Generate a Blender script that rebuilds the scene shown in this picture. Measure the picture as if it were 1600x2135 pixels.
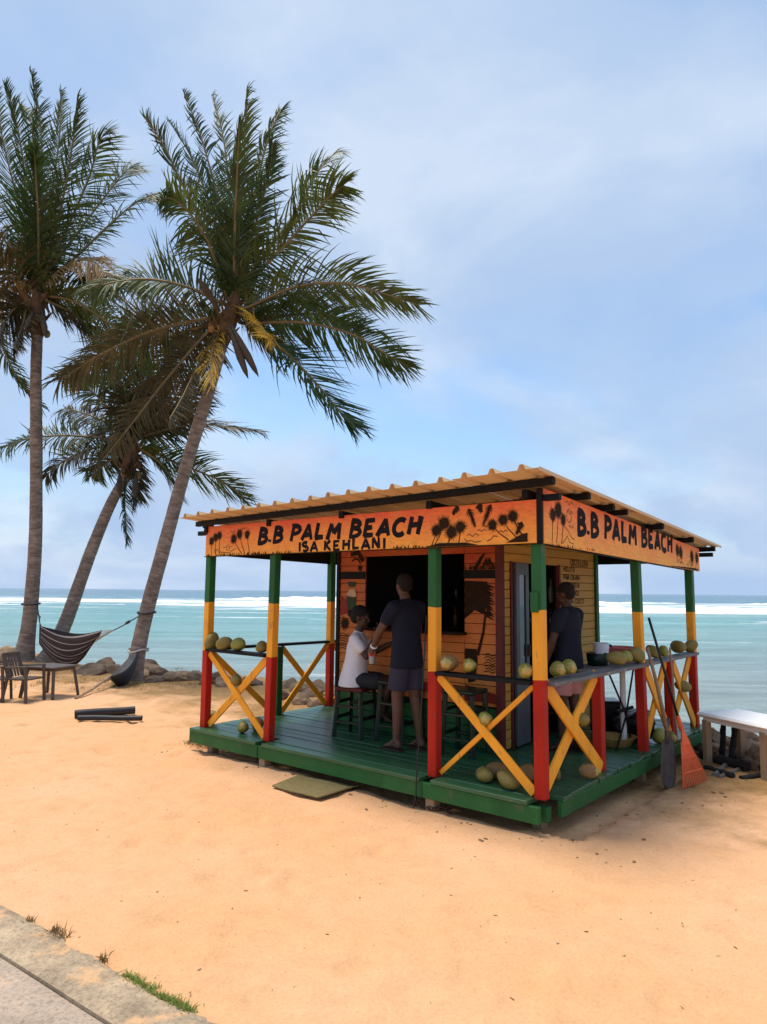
import bpy, bmesh, math, random
from mathutils import Vector, Matrix, noise
R = math.radians
rnd = random.Random(7)
for o in list(bpy.data.objects): bpy.data.objects.remove(o)
sc = bpy.context.scene
C = sc.collection

# ------------------------------------------------------------------ camera
CAMZ = 1.80; FPX = 1464.83; PITCH = 0.1128; ROLL = 0.0096
cam_d = bpy.data.cameras.new('camera'); cam = bpy.data.objects.new('camera', cam_d); C.objects.link(cam)
cam_d.sensor_fit = 'VERTICAL'; cam_d.sensor_height = 36.0; cam_d.lens = 36.0*FPX/2135.0
cam_d.clip_start = 0.05; cam_d.clip_end = 200000
_fw = Vector((0, math.cos(PITCH), math.sin(PITCH))); _up = Vector((0, -math.sin(PITCH), math.cos(PITCH))); _rt = Vector((1, 0, 0))
_r2 = _rt*math.cos(ROLL)+_up*math.sin(ROLL); _u2 = -_rt*math.sin(ROLL)+_up*math.cos(ROLL)
m = Matrix((_r2, _u2, -_fw)).transposed().to_4x4(); m.translation = Vector((0, 0, CAMZ)); cam.matrix_world = m
sc.camera = cam
# photo measurements -> places in the world
def ray(x, y): return _fw+_r2*((x-800)/FPX)-_u2*((y-1067.5)/FPX)
def at_depth(x, y, Y):
    d = ray(x, y); return Vector((0, 0, CAMZ))+d*(Y/d.y)
def on_z(x, y, z=0.0):
    d = ray(x, y); return Vector((0, 0, CAMZ))+d*((z-CAMZ)/d.z)

# ------------------------------------------------------------------ sky, sun, exposure
SUN_EL = R(75); SUN_AZ = R(-70)          # azimuth from +Y towards +X
w = bpy.data.worlds.new('World'); sc.world = w; w.use_nodes = True
nt = w.node_tree; nt.nodes.clear()
def N(t, ty, **kw):
    n = t.nodes.new(ty)
    for k, v in kw.items():
        if k in n.inputs: n.inputs[k].default_value = v
        else: setattr(n, k, v)
    return n
def ramp(t, pts, interp='LINEAR'):
    n = t.nodes.new('ShaderNodeValToRGB'); cr = n.color_ramp; cr.interpolation = interp
    while len(cr.elements) < len(pts): cr.elements.new(0.5)
    for e, (p, c) in zip(cr.elements, pts):
        e.position = p; e.color = (c, c, c, 1) if isinstance(c, (int, float)) else (*c, 1)
    return n
sky = N(nt, 'ShaderNodeTexSky', sky_type='NISHITA', sun_disc=False, sun_elevation=SUN_EL, sun_rotation=SUN_AZ,
        air_density=1.2, dust_density=0.25, ozone_density=3.0)
tc = N(nt, 'ShaderNodeTexCoord')
sep = N(nt, 'ShaderNodeSeparateXYZ'); nt.links.new(tc.outputs['Generated'], sep.inputs[0])
ad = N(nt, 'ShaderNodeMath', operation='ADD'); ad.inputs[1].default_value = 0.42; nt.links.new(sep.outputs['Z'], ad.inputs[0])
mx = N(nt, 'ShaderNodeMath', operation='MAXIMUM'); mx.inputs[1].default_value = 0.3; nt.links.new(ad.outputs[0], mx.inputs[0])
dx = N(nt, 'ShaderNodeMath', operation='DIVIDE'); dy = N(nt, 'ShaderNodeMath', operation='DIVIDE')
for n, ch in ((dx, 'X'), (dy, 'Y')):
    nt.links.new(sep.outputs[ch], n.inputs[0]); nt.links.new(mx.outputs[0], n.inputs[1])
cb = N(nt, 'ShaderNodeCombineXYZ'); nt.links.new(dx.outputs[0], cb.inputs[0]); nt.links.new(dy.outputs[0], cb.inputs[1])
n1 = N(nt, 'ShaderNodeTexNoise', Scale=1.7, Detail=7.0, Roughness=0.5, Distortion=0.35)
mp = N(nt, 'ShaderNodeMapping'); mp.inputs['Location'].default_value = (16.71, 14.72, 0); nt.links.new(cb.outputs[0], mp.inputs[0])
nt.links.new(mp.outputs[0], n1.inputs['Vector'])
cov = ramp(nt, [(0.36, 0.30), (0.47, 0.80), (0.56, 1.0)], 'EASE'); nt.links.new(n1.outputs['Fac'], cov.inputs[0])
n2 = N(nt, 'ShaderNodeTexNoise', Scale=1.9, Detail=7.0, Roughness=0.55, Distortion=0.3)
mp2 = N(nt, 'ShaderNodeMapping'); mp2.inputs['Location'].default_value = (13.39, 6.16, 0); nt.links.new(cb.outputs[0], mp2.inputs[0])
nt.links.new(mp2.outputs[0], n2.inputs['Vector'])
ccol = ramp(nt, [(0.36, (3.55, 4.8, 6.9)), (0.50, (4.05, 5.2, 7.05)), (0.64, (5.2, 6.15, 7.6))]); nt.links.new(n2.outputs['Fac'], ccol.inputs[0])
hz = N(nt, 'ShaderNodeMapRange'); hz.inputs['From Min'].default_value = 0.02; hz.inputs['From Max'].default_value = 0.30; hz.inputs['To Min'].default_value = 1.0; hz.inputs['To Max'].default_value = 0.0; nt.links.new(sep.outputs['Z'], hz.inputs['Value'])
cvm = N(nt, 'ShaderNodeMath', operation='MAXIMUM'); nt.links.new(cov.outputs[0], cvm.inputs[0]); nt.links.new(hz.outputs[0], cvm.inputs[1])
cloudmix = N(nt, 'ShaderNodeMix', data_type='RGBA')
nt.links.new(cvm.outputs[0], cloudmix.inputs['Factor']); hs = N(nt, 'ShaderNodeHueSaturation', Saturation=1.15, Value=1.55); nt.links.new(sky.outputs[0], hs.inputs['Color']); nt.links.new(hs.outputs[0], cloudmix.inputs['A']); nt.links.new(ccol.outputs[0], cloudmix.inputs['B'])
bg = N(nt, 'ShaderNodeBackground', Strength=0.10); nt.links.new(cloudmix.outputs['Result'], bg.inputs['Color'])
wo = N(nt, 'ShaderNodeOutputWorld'); nt.links.new(bg.outputs[0], wo.inputs[0])
sd = bpy.data.lights.new('sun', 'SUN'); sd.energy = 3.1; sd.angle = R(20); sd.color = (1, 0.92, 0.80)
sun = bpy.data.objects.new('sun', sd); C.objects.link(sun)
sdir = Vector((math.sin(SUN_AZ)*math.cos(SUN_EL), math.cos(SUN_AZ)*math.cos(SUN_EL), math.sin(SUN_EL)))
sun.rotation_euler = (-sdir).to_track_quat('-Z', 'Y').to_euler()
vs = sc.view_settings; vs.view_transform = 'Standard'; vs.look = 'None'; vs.exposure = 0.32; vs.gamma = 1.0; vs.use_curve_mapping = False

# ------------------------------------------------------------------ materials
MATS = {}
def newmat(name):
    mt = bpy.data.materials.new(name); mt.use_nodes = True; MATS[name] = mt
    t = mt.node_tree; b = t.nodes['Principled BSDF']; return mt, t, b
def L(t, a, b): t.links.new(a, b)
def mixc(t, fac, a, b, blend='MIX'):
    n = N(t, 'ShaderNodeMix', data_type='RGBA', blend_type=blend)
    for s, v in (('Factor', fac), ('A', a), ('B', b)):
        if hasattr(v, 'is_output'): L(t, v, n.inputs[s])
        elif s == 'Factor': n.inputs[s].default_value = v
        else: n.inputs[s].default_value = (*v, 1) if len(v) == 3 else v
    return n.outputs['Result']
def coords(t, scale=(1, 1, 1), kind='Object', loc=(0, 0, 0)):
    c = N(t, 'ShaderNodeTexCoord'); mp = N(t, 'ShaderNodeMapping'); mp.inputs['Scale'].default_value = scale; mp.inputs['Location'].default_value = loc
    L(t, c.outputs[kind], mp.inputs[0]); return mp.outputs[0]
def noisef(t, vec, scale, detail=4, rough=0.55, dist=0.0):
    n = N(t, 'ShaderNodeTexNoise', Scale=scale, Detail=detail, Roughness=rough, Distortion=dist); L(t, vec, n.inputs['Vector']); return n.outputs['Fac']
def bump(t, b, h, strength=0.3, dist=0.01):
    n = N(t, 'ShaderNodeBump', Strength=strength, Distance=dist); L(t, h, n.inputs['Height']); L(t, n.outputs[0], b.inputs['Normal'])
def simple(name, col, rough=0.6, var=0.18, nscale=9.0, bmp=0.15, metal=0.0, stretch=(1, 1, 1), wear=None, wearlo=0.62, spec=0.4):
    mt, t, b = newmat(name)
    v = coords(t, stretch); f = noisef(t, v, nscale, 5)
    rr = ramp(t, [(0.25, tuple(c*(1-var) for c in col)), (0.75, tuple(min(1, c*(1+var)) for c in col))]); L(t, f, rr.inputs[0])
    c = rr.outputs[0]
    if wear:
        f2 = noisef(t, v, nscale*2.3, 7, 0.65); r2 = ramp(t, [(wearlo, 0), (wearlo+0.06, 1)]); L(t, f2, r2.inputs[0])
        c = mixc(t, r2.outputs[0], c, wear)
    L(t, c, b.inputs['Base Color']); b.inputs['Roughness'].default_value = rough; b.inputs['Metallic'].default_value = metal
    b.inputs['Specular IOR Level'].default_value = spec
    if bmp: bump(t, b, noisef(t, v, nscale*4, 5), bmp, 0.01)
    return mt
GREEN = (0.020, 0.110, 0.030); YEL = (0.90, 0.36, 0.028); RED = (0.42, 0.018, 0.007)
simple('paint_green', GREEN, 0.5, 0.22, 5, 0.35, stretch=(1, 1, 0.35), wear=(0.08, 0.10, 0.05), wearlo=0.60, spec=0.2)
simple('paint_green_deck', (0.024, 0.100, 0.042), 0.34, 0.25, 4, 0.3, stretch=(0.4, 3, 3), wear=(0.085, 0.13, 0.075), wearlo=0.60, spec=0.5)
simple('paint_yellow', YEL, 0.6, 0.20, 5, 0.35, stretch=(1, 1, 0.35), wear=(0.45, 0.22, 0.07), wearlo=0.61, spec=0.2)
simple('paint_red', RED, 0.55, 0.24, 5, 0.35, stretch=(1, 1, 0.35), wear=(0.30, 0.04, 0.02), wearlo=0.60, spec=0.2)
simple('paint_black', (0.009, 0.009, 0.010), 0.6, 0.3, 6, 0.25, spec=0.15)
simple('lettering_black', (0.012, 0.009, 0.012), 0.7, 0.5, 18, 0.1, spec=0.12)
simple('mural_brown', (0.028, 0.014, 0.006), 0.7, 0.4, 16, 0.1, spec=0.12)
simple('mural_line', (0.085, 0.028, 0.008), 0.65, 0.3, 16, 0.1)
simple('mural_green', (0.02, 0.045, 0.015), 0.65, 0.3, 16, 0.1)
simple('mural_cream', (0.55, 0.40, 0.25), 0.65, 0.15, 16, 0.1)
simple('mural_red', (0.24, 0.02, 0.012), 0.65, 0.25, 12, 0.1)
simple('dark_red_paint', (0.10, 0.012, 0.010), 0.6, 0.3, 6, 0.2)
simple('raw_wood', (0.36, 0.25, 0.15), 0.8, 0.22, 6, 0.4, stretch=(1, 1, 0.3))
simple('grey_wood', (0.16, 0.15, 0.145), 0.75, 0.3, 5, 0.5, stretch=(3, 0.5, 3), wear=(0.30, 0.28, 0.25), wearlo=0.58)
simple('handle_wood', (0.30, 0.20, 0.12), 0.7, 0.3, 9, 0.3)
simple('roof_cream', (0.64, 0.46, 0.26), 0.5, 0.14, 3, 0.1, stretch=(2, 0.4, 1), wear=(0.36, 0.20, 0.09), wearlo=0.62)
simple('hut_yellow', (0.48, 0.27, 0.045), 0.6, 0.13, 5, 0.25, stretch=(1, 0.4, 3), wear=(0.40, 0.28, 0.10), wearlo=0.63)
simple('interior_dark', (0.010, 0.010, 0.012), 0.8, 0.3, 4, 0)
simple('door_grey', (0.10, 0.115, 0.125), 0.45, 0.12, 6, 0.05)
simple('glass_dark', (0.01, 0.012, 0.014), 0.08, 0.1, 4, 0, spec=0.6)
simple('white_plastic', (0.86, 0.85, 0.83), 0.45, 0.05, 6, 0.05, wear=(0.55, 0.52, 0.47), wearlo=0.66)
simple('brown_plastic', (0.085, 0.060, 0.045), 0.5, 0.2, 8, 0.1, wear=(0.20, 0.16, 0.13), wearlo=0.62)
simple('black_rubber', (0.016, 0.017, 0.020), 0.5, 0.3, 8, 0.15)
simple('charcoal', (0.014, 0.013, 0.013), 0.85, 0.5, 14, 0.9, wear=(0.10, 0.095, 0.09), wearlo=0.64)
simple('ash_wood', (0.17, 0.15, 0.135), 0.85, 0.4, 8, 0.6)
simple('rust', (0.10, 0.045, 0.022), 0.8, 0.4, 30, 0.5)
simple('rake_orange', (0.80, 0.13, 0.03), 0.45, 0.12, 12, 0.1)
simple('shovel_steel', (0.085, 0.07, 0.06), 0.65, 0.3, 14, 0.2, metal=0.2, wear=(0.16, 0.08, 0.04), wearlo=0.58)
simple('mat_olive', (0.20, 0.155, 0.06), 0.95, 0.2, 30, 0.8)
simple('skin', (0.065, 0.028, 0.016), 0.5, 0.12, 14, 0.05)
simple('skin_light', (0.115, 0.052, 0.029), 0.5, 0.12, 14, 0.05)
simple('hair', (0.010, 0.008, 0.007), 0.8, 0.3, 60, 0.9)
simple('shirt_white', (0.74, 0.74, 0.78), 0.85, 0.04, 3.0, 1.0)
simple('shirt_navy', (0.004, 0.006, 0.018), 0.85, 0.2, 3.0, 1.0)
simple('shorts_mauve', (0.034, 0.031, 0.055), 0.85, 0.15, 3.0, 1.0)
simple('shorts_pink', (0.48, 0.22, 0.20), 0.85, 0.1, 3.0, 1.0)
simple('shorts_dark', (0.02, 0.02, 0.024), 0.85, 0.2, 14, 0.3)
simple('sandal', (0.03, 0.015, 0.012), 0.7, 0.2, 14, 0.1)
simple('eye_white', (0.20, 0.18, 0.17), 0.3, 0.02, 10, 0)
simple('drink_pink', (0.75, 0.10, 0.10), 0.3, 0.1, 10, 0)
simple('pink_plastic', (0.62, 0.17, 0.17), 0.4, 0.06, 10, 0.03)
simple('green_plastic', (0.006, 0.020, 0.012), 0.35, 0.1, 10, 0.03)
simple('bag_black', (0.010, 0.010, 0.012), 0.28, 0.2, 10, 0.4)
simple('pan_tan', (0.45, 0.28, 0.09), 0.45, 0.2, 10, 0.1)
simple('cable_black', (0.012, 0.012, 0.012), 0.5, 0.1, 10, 0)
simple('rope_dark', (0.03, 0.03, 0.035), 0.8, 0.2, 40, 0.3)
simple('rope_pale', (0.50, 0.45, 0.40), 0.8, 0.15, 40, 0.3)
simple('sling_navy', (0.018, 0.022, 0.032), 0.75, 0.25, 10, 0.3)
simple('sling_grey', (0.19, 0.17, 0.165), 0.85, 0.2, 10, 0.3)
simple('husk', (0.255, 0.205, 0.040), 0.55, 0.35, 9, 0.2, wear=(0.13, 0.075, 0.025), wearlo=0.50)
simple('husk_green', (0.27, 0.275, 0.042), 0.5, 0.30, 9, 0.2, wear=(0.19, 0.12, 0.03), wearlo=0.52)
simple('husk_brown', (0.29, 0.165, 0.055), 0.7, 0.35, 9, 0.3, wear=(0.13, 0.065, 0.022), wearlo=0.54)
simple('husk_cut', (0.46, 0.36, 0.12), 0.7, 0.18, 20, 0.3)
simple('bottle_dark', (0.02, 0.035, 0.015), 0.1, 0.1, 5, 0, spec=0.6)
simple('bottle_clear', (0.30, 0.32, 0.32), 0.12, 0.1, 5, 0, spec=0.6)
simple('bottle_amber', (0.22, 0.08, 0.02), 0.12, 0.1, 5, 0, spec=0.6)

def mk_rock(name, a, b_):
    mt, t, b = newmat(name)
    g = N(t, 'ShaderNodeNewGeometry'); v = g.outputs['Position']
    f = noisef(t, v, 2.2, 7, 0.65); r = ramp(t, [(0.3, tuple(c*0.45 for c in a)), (0.5, a), (0.72, b_)]); L(t, f, r.inputs[0])
    L(t, r.outputs[0], b.inputs['Base Color']); b.inputs['Roughness'].default_value = 0.9
    bump(t, b, noisef(t, v, 14, 8, 0.7), 0.8, 0.05)
mk_rock('rock', (0.27, 0.175, 0.10), (0.46, 0.32, 0.19)); mk_rock('rock_dark', (0.16, 0.105, 0.07), (0.32, 0.215, 0.135))

# sunset-painted sign: red-orange above, amber below (the paint itself)
def mk_sign(name, top, bot, z0, z1, axis_y):
    mt, t, b = newmat(name)
    c = N(t, 'ShaderNodeTexCoord'); s = N(t, 'ShaderNodeSeparateXYZ'); L(t, c.outputs['Object'], s.inputs[0])
    z = s.outputs['Z']
    if axis_y:     # this board slopes down with the roof
        k = N(t, 'ShaderNodeMath', operation='MULTIPLY_ADD'); L(t, s.outputs['Y'], k.inputs[0]); k.inputs[1].default_value = 0.035; L(t, z, k.inputs[2]); z = k.outputs[0]
    mr = N(t, 'ShaderNodeMapRange'); mr.inputs['From Min'].default_value = z0; mr.inputs['From Max'].default_value = z1; L(t, z, mr.inputs['Value'])
    f = noisef(t, coords(t, (1.2, 1.2, 2)), 2.0, 4); ad = N(t, 'ShaderNodeMath', operation='ADD'); L(t, mr.outputs[0], ad.inputs[0])
    sc_ = N(t, 'ShaderNodeMath', operation='MULTIPLY_ADD'); L(t, f, sc_.inputs[0]); sc_.inputs[1].default_value = 1.1; sc_.inputs[2].default_value = -0.55; L(t, sc_.outputs[0], ad.inputs[1])
    r = ramp(t, [(0.0, bot), (0.45, tuple((a*0.6+b2*0.4) for a, b2 in zip(bot, top))), (1.0, top)]); L(t, ad.outputs[0], r.inputs[0])
    f2 = noisef(t, coords(t, (3, 3, 9)), 5, 6); r2 = ramp(t, [(0.3, 0.82), (0.7, 1.1)]); L(t, f2, r2.inputs[0])
    cc = mixc(t, 1.0, r.outputs[0], r2.outputs[0], 'MULTIPLY')
    L(t, cc, b.inputs['Base Color']); b.inputs['Roughness'].default_value = 0.55
    bump(t, b, noisef(t, coords(t, (2, 2, 12)), 8, 5), 0.12, 0.01)
mk_sign('sign_paint_front', (0.84, 0.115, 0.022), (0.95, 0.37, 0.032), 2.19, 2.55, False)
mk_sign('sign_paint_side', (0.88, 0.15, 0.028), (0.96, 0.40, 0.040), 2.19, 2.62, True)
mk_sign('mural_paint', (0.44, 0.050, 0.012), (0.62, 0.20, 0.022), 0.95, 2.5, False)

def mk_trunk():
    mt, t, b = newmat('palm_trunk')
    c = N(t, 'ShaderNodeTexCoord'); uv = c.outputs['UV']
    mp_ = N(t, 'ShaderNodeMapping'); mp_.inputs['Scale'].default_value = (2, 9, 1); L(t, uv, mp_.inputs[0])
    f = noisef(t, mp_.outputs[0], 1.6, 6, 0.65, 0.3)
    g = N(t, 'ShaderNodeNewGeometry'); f2 = noisef(t, g.outputs['Position'], 3.0, 6, 0.7)
    r = ramp(t, [(0.28, (0.085, 0.064, 0.050)), (0.50, (0.235, 0.180, 0.145)), (0.8, (0.44, 0.36, 0.30))]); L(t, f, r.inputs[0])
    r2 = ramp(t, [(0.3, 0.6), (0.7, 1.25)]); L(t, f2, r2.inputs[0])
    cc = mixc(t, 1.0, r.outputs[0], r2.outputs[0], 'MULTIPLY')
    L(t, cc, b.inputs['Base Color']); b.inputs['Roughness'].default_value = 0.9
    bump(t, b, noisef(t, g.outputs['Position'], 22, 6, 0.7), 0.6, 0.03)
mk_trunk()
def mk_leaf(name, ca, cb_, trans=0.35):
    mt, t, b = newmat(name)
    g = N(t, 'ShaderNodeNewGeometry'); f = noisef(t, g.outputs['Position'], 2.6, 3)
    r = ramp(t, [(0.3, ca), (0.7, cb_)]); L(t, f, r.inputs[0])
    L(t, r.outputs[0], b.inputs['Base Color']); b.inputs['Roughness'].default_value = 0.48; b.inputs['Specular IOR Level'].default_value = 0.4
    tr = N(t, 'ShaderNodeBsdfTranslucent'); L(t, r.outputs[0], tr.inputs[0])
    ms = N(t, 'ShaderNodeMixShader'); ms.inputs[0].default_value = trans
    L(t, b.outputs[0], ms.inputs[1]); L(t, tr.outputs[0], ms.inputs[2]); L(t, ms.outputs[0], t.nodes['Material Output'].inputs[0])
mk_leaf('leaf_green', (0.018, 0.040, 0.010), (0.055, 0.100, 0.020), 0.28)
mk_leaf('leaf_olive', (0.034, 0.054, 0.011), (0.120, 0.155, 0.028))
mk_leaf('leaf_brown', (0.042, 0.034, 0.014), (0.115, 0.088, 0.036))
mk_leaf('leaf_yellow', (0.50, 0.28, 0.02), (0.72, 0.46, 0.04))
mk_leaf('leaf_straw', (0.22, 0.13, 0.05), (0.36, 0.24, 0.10))
mk_leaf('grass_blade', (0.22, 0.29, 0.06), (0.42, 0.45, 0.13))
mk_leaf('grass_dry', (0.22, 0.15, 0.06), (0.38, 0.26, 0.11))
simple('rachis', (0.16, 0.115, 0.045), 0.6, 0.3, 4, 0.2)
simple('fibre', (0.10, 0.055, 0.025), 0.95, 0.4, 12, 1.0)
simple('spathe', (0.055, 0.035, 0.020), 0.8, 0.3, 9, 0.4)

def mk_sand():
    mt, t, b = newmat('sand')
    g = N(t, 'ShaderNodeNewGeometry'); p = g.outputs['Position']
    base = ramp(t, [(0.30, (0.69, 0.372, 0.172)), (0.52, (0.715, 0.398, 0.205)), (0.74, (0.735, 0.432, 0.250))]); L(t, noisef(t, p, 0.55, 6, 0.55), base.inputs[0])
    # dry weed litter gathers towards the shore on the left
    ml = N(t, 'ShaderNodeTexNoise', Scale=0.9, Detail=7.0, Roughness=0.62); L(t, p, ml.inputs['Vector'])
    s = N(t, 'ShaderNodeSeparateXYZ'); L(t, p, s.inputs[0])
    # signed distance inland from the shoreline
    a1 = N(t, 'ShaderNodeMath', operation='MULTIPLY'); a1.inputs[1].default_value = 0.638; L(t, s.outputs[0], a1.inputs[0])
    a2 = N(t, 'ShaderNodeMath', operation='MULTIPLY_ADD'); a2.inputs[1].default_value = 0.770; L(t, s.outputs[1], a2.inputs[0]); L(t, a1.outputs[0], a2.inputs[2])
    mr = N(t, 'ShaderNodeMapRange'); mr.inputs['From Min'].default_value = 4.6; mr.inputs['From Max'].default_value = 8.2; L(t, a2.outputs[0], mr.inputs['Value'])
    sm = N(t, 'ShaderNodeMath', operation='MULTIPLY_ADD'); L(t, mr.outputs[0], sm.inputs[0]); sm.inputs[1].default_value = 0.42; L(t, ml.outputs[0], sm.inputs[2])
    rl = ramp(t, [(0.66, 0.0), (0.86, 0.85)]); L(t, sm.outputs[0], rl.inputs[0])
    lit = ramp(t, [(0.3, (0.20, 0.115, 0.040)), (0.7, (0.40, 0.235, 0.085))]); L(t, noisef(t, p, 7, 6, 0.7), lit.inputs[0])
    c1 = mixc(t, rl.outputs[0], base.outputs[0], lit.outputs[0])
    # coarse grains and specks
    sp = noisef(t, p, 55, 4, 0.7); rs = ramp(t, [(0.28, 0.84), (0.5, 1.0), (0.72, 1.06)]); L(t, sp, rs.inputs[0])
    c2 = mixc(t, 1.0, c1, rs.outputs[0], 'MULTIPLY')
    bl = noisef(t, p, 3.5, 6, 0.7); rb = ramp(t, [(0.28, 0.91), (0.5, 1.0), (0.8, 1.03)]); L(t, bl, rb.inputs[0])
    c3 = mixc(t, 1.0, c2, rb.outputs[0], 'MULTIPLY')
    L(t, c3, b.inputs['Base Color']); b.inputs['Roughness'].default_value = 0.95; b.inputs['Specular IOR Level'].default_value = 0.15
    h1 = noisef(t, p, 7, 8, 0.66, 0.6); h2 = noisef(t, p, 90, 3, 0.6)
    hm = N(t, 'ShaderNodeMath', operation='MULTIPLY_ADD'); L(t, h2, hm.inputs[0]); hm.inputs[1].default_value = 0.10; L(t, h1, hm.inputs[2])
    bump(t, b, hm.outputs[0], 0.6, 0.04)
mk_sand()
def mk_concrete(name, base, hi, scale, sandy):
    mt, t, b = newmat(name)
    g = N(t, 'ShaderNodeNewGeometry'); p = g.outputs['Position']
    r = ramp(t, [(0.28, tuple(c*0.55 for c in base)), (0.48, base), (0.75, hi)]); L(t, noisef(t, p, scale, 8, 0.7), r.inputs[0])
    r2 = ramp(t, [(0.33, 0.62), (0.5, 1.0), (0.66, 1.14)]); L(t, noisef(t, p, 42, 6, 0.75), r2.inputs[0])
    c = mixc(t, 1.0, r.outputs[0], r2.outputs[0], 'MULTIPLY')
    vo = N(t, 'ShaderNodeTexVoronoi', Scale=48.0); L(t, p, vo.inputs['Vector']); rv = ramp(t, [(0.10, 0.0), (0.22, 1.0)]); L(t, vo.outputs['Distance'], rv.inputs[0])
    pk = ramp(t, [(0.60, 0.0), (0.66, 1.0)]); L(t, noisef(t, p, 7.0, 5, 0.6), pk.inputs[0])
    pm = N(t, 'ShaderNodeMath', operation='SUBTRACT'); pm.use_clamp = True; L(t, pk.outputs[0], pm.inputs[0]); L(t, rv.outputs[0], pm.inputs[1])
    c = mixc(t, pm.outputs[0], c, (0.09, 0.07, 0.055))
    sn = ramp(t, [(sandy, 0.0), (sandy+0.10, 0.9)]); L(t, noisef(t, p, 5.0, 7, 0.68), sn.inputs[0])
    c = mixc(t, sn.outputs[0], c, (0.66, 0.40, 0.21))
    L(t, c, b.inputs['Base Color']); b.inputs['Roughness'].default_value = 0.92; b.inputs['Specular IOR Level'].default_value = 0.2
    h = N(t, 'ShaderNodeMath', operation='ADD'); L(t, noisef(t, p, 38, 7, 0.72), h.inputs[0]); L(t, rv.outputs[0], h.inputs[1])
    bump(t, b, h.outputs[0], 0.6, 0.012)
mk_concrete('kerb_concrete', (0.40, 0.30, 0.20), (0.60, 0.45, 0.29), 4.5, 0.54)
mk_concrete('road_concrete', (0.42, 0.325, 0.245), (0.54, 0.42, 0.32), 2.5, 0.62)

def mk_sea():
    mt, t, b = newmat('sea_water')
    g = N(t, 'ShaderNodeNewGeometry'); p = g.outputs['Position']; s = N(t, 'ShaderNodeSeparateXYZ'); L(t, p, s.inputs[0])
    ln = N(t, 'ShaderNodeMath', operation='LOGARITHM'); L(t, s.outputs[1], ln.inputs[0]); ln.inputs[1].default_value = 10.0
    pw = N(t, 'ShaderNodeMapping'); pw.inputs['Scale'].default_value = (0.012, 0.05, 1); L(t, p, pw.inputs[0])
    nn = noisef(t, pw.outputs[0], 1.0, 5, 0.6)
    ad_ = N(t, 'ShaderNodeMath', operation='MULTIPLY_ADD'); L(t, nn, ad_.inputs[0]); ad_.inputs[1].default_value = 0.55; L(t, ln.outputs[0], ad_.inputs[2])
    # bottom and depth of the water: sandy shallows, turquoise lagoon, deep water past the reef  (log10 of metres out)
    mr = N(t, 'ShaderNodeMapRange'); mr.inputs['From Min'].default_value = 1.0; mr.inputs['From Max'].default_value = 3.4; L(t, ad_.outputs[0], mr.inputs['Value'])
    r = ramp(t, [(0.10, (0.33, 0.345, 0.32)), (0.27, (0.24, 0.34, 0.32)), (0.45, (0.115, 0.335, 0.305)), (0.60, (0.065, 0.25, 0.265)), (0.68, (0.05, 0.18, 0.235)), (0.85, (0.045, 0.15, 0.21))]); L(t, mr.outputs[0], r.inputs[0])
    # foam lying on the water behind the breakers and in streaks on the lagoon
    fm = N(t, 'ShaderNodeMapping'); fm.inputs['Scale'].default_value = (0.035, 0.16, 1); L(t, p, fm.inputs[0])
    fn = noisef(t, fm.outputs[0], 1.0, 8, 0.62)
    band = ramp(t, [(0.0, 0.02), (0.28, 0.07), (0.46, 0.11), (0.52, 0.26), (0.56, 0.20), (0.60, 0.08), (0.66, 0.05), (1.0, 0.0)])
    mb = N(t, 'ShaderNodeMapRange'); mb.inputs['From Min'].default_value = 1.0; mb.inputs['From Max'].default_value = 3.4
    pw2 = N(t, 'ShaderNodeMath', operation='MULTIPLY_ADD'); L(t, noisef(t, coords(t, (0.004, 0.004, 1), 'Object'), 3.0, 3), pw2.inputs[0]); pw2.inputs[1].default_value = 0.10; L(t, ln.outputs[0], pw2.inputs[2])
    L(t, pw2.outputs[0], mb.inputs['Value']); L(t, mb.outputs[0], band.inputs[0])
    fa = N(t, 'ShaderNodeMath', operation='ADD'); L(t, fn, fa.inputs[0]); L(t, band.outputs[0], fa.inputs[1])
    fr = ramp(t, [(0.67, 0.0), (0.76, 1.0)]); L(t, fa.outputs[0], fr.inputs[0])
    st_ = N(t, 'ShaderNodeMapping'); st_.inputs['Scale'].default_value = (0.06, 0.42, 1); L(t, p, st_.inputs[0]); sr_ = ramp(t, [(0.32, 0.74), (0.5, 1.0), (0.70, 1.28)]); L(t, noisef(t, st_.outputs[0], 1.0, 7, 0.66, 0.5), sr_.inputs[0])
    wc = mixc(t, 1.0, r.outputs[0], sr_.outputs[0], 'MULTIPLY')
    c = mixc(t, fr.outputs[0], wc, (0.82, 0.84, 0.86)); L(t, c, b.inputs['Base Color'])
    rr = ramp(t, [(0.0, 0.16), (1.0, 0.8)]); L(t, fr.outputs[0], rr.inputs[0]); L(t, rr.outputs[0], b.inputs['Roughness'])
    b.inputs['IOR'].default_value = 1.33
    wv = N(t, 'ShaderNodeMapping'); wv.inputs['Scale'].default_value = (0.45, 1.5, 1); L(t, p, wv.inputs[0])
    h1 = noisef(t, wv.outputs[0], 0.9, 8, 0.62, 0.4)
    bump(t, b, h1, 1.0, 0.6)
mk_sea()
def mk_foam():
    mt, t, b = newmat('foam')
    g = N(t, 'ShaderNodeNewGeometry'); r = ramp(t, [(0.3, (0.62, 0.68, 0.70)), (0.6, (0.84, 0.85, 0.86))]); L(t, noisef(t, g.outputs['Position'], 0.5, 8, 0.7), r.inputs[0])
    L(t, r.outputs[0], b.inputs['Base Color']); b.inputs['Roughness'].default_value = 0.9
    bump(t, b, noisef(t, g.outputs['Position'], 1.2, 8, 0.7), 1.0, 0.4)
mk_foam()
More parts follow.
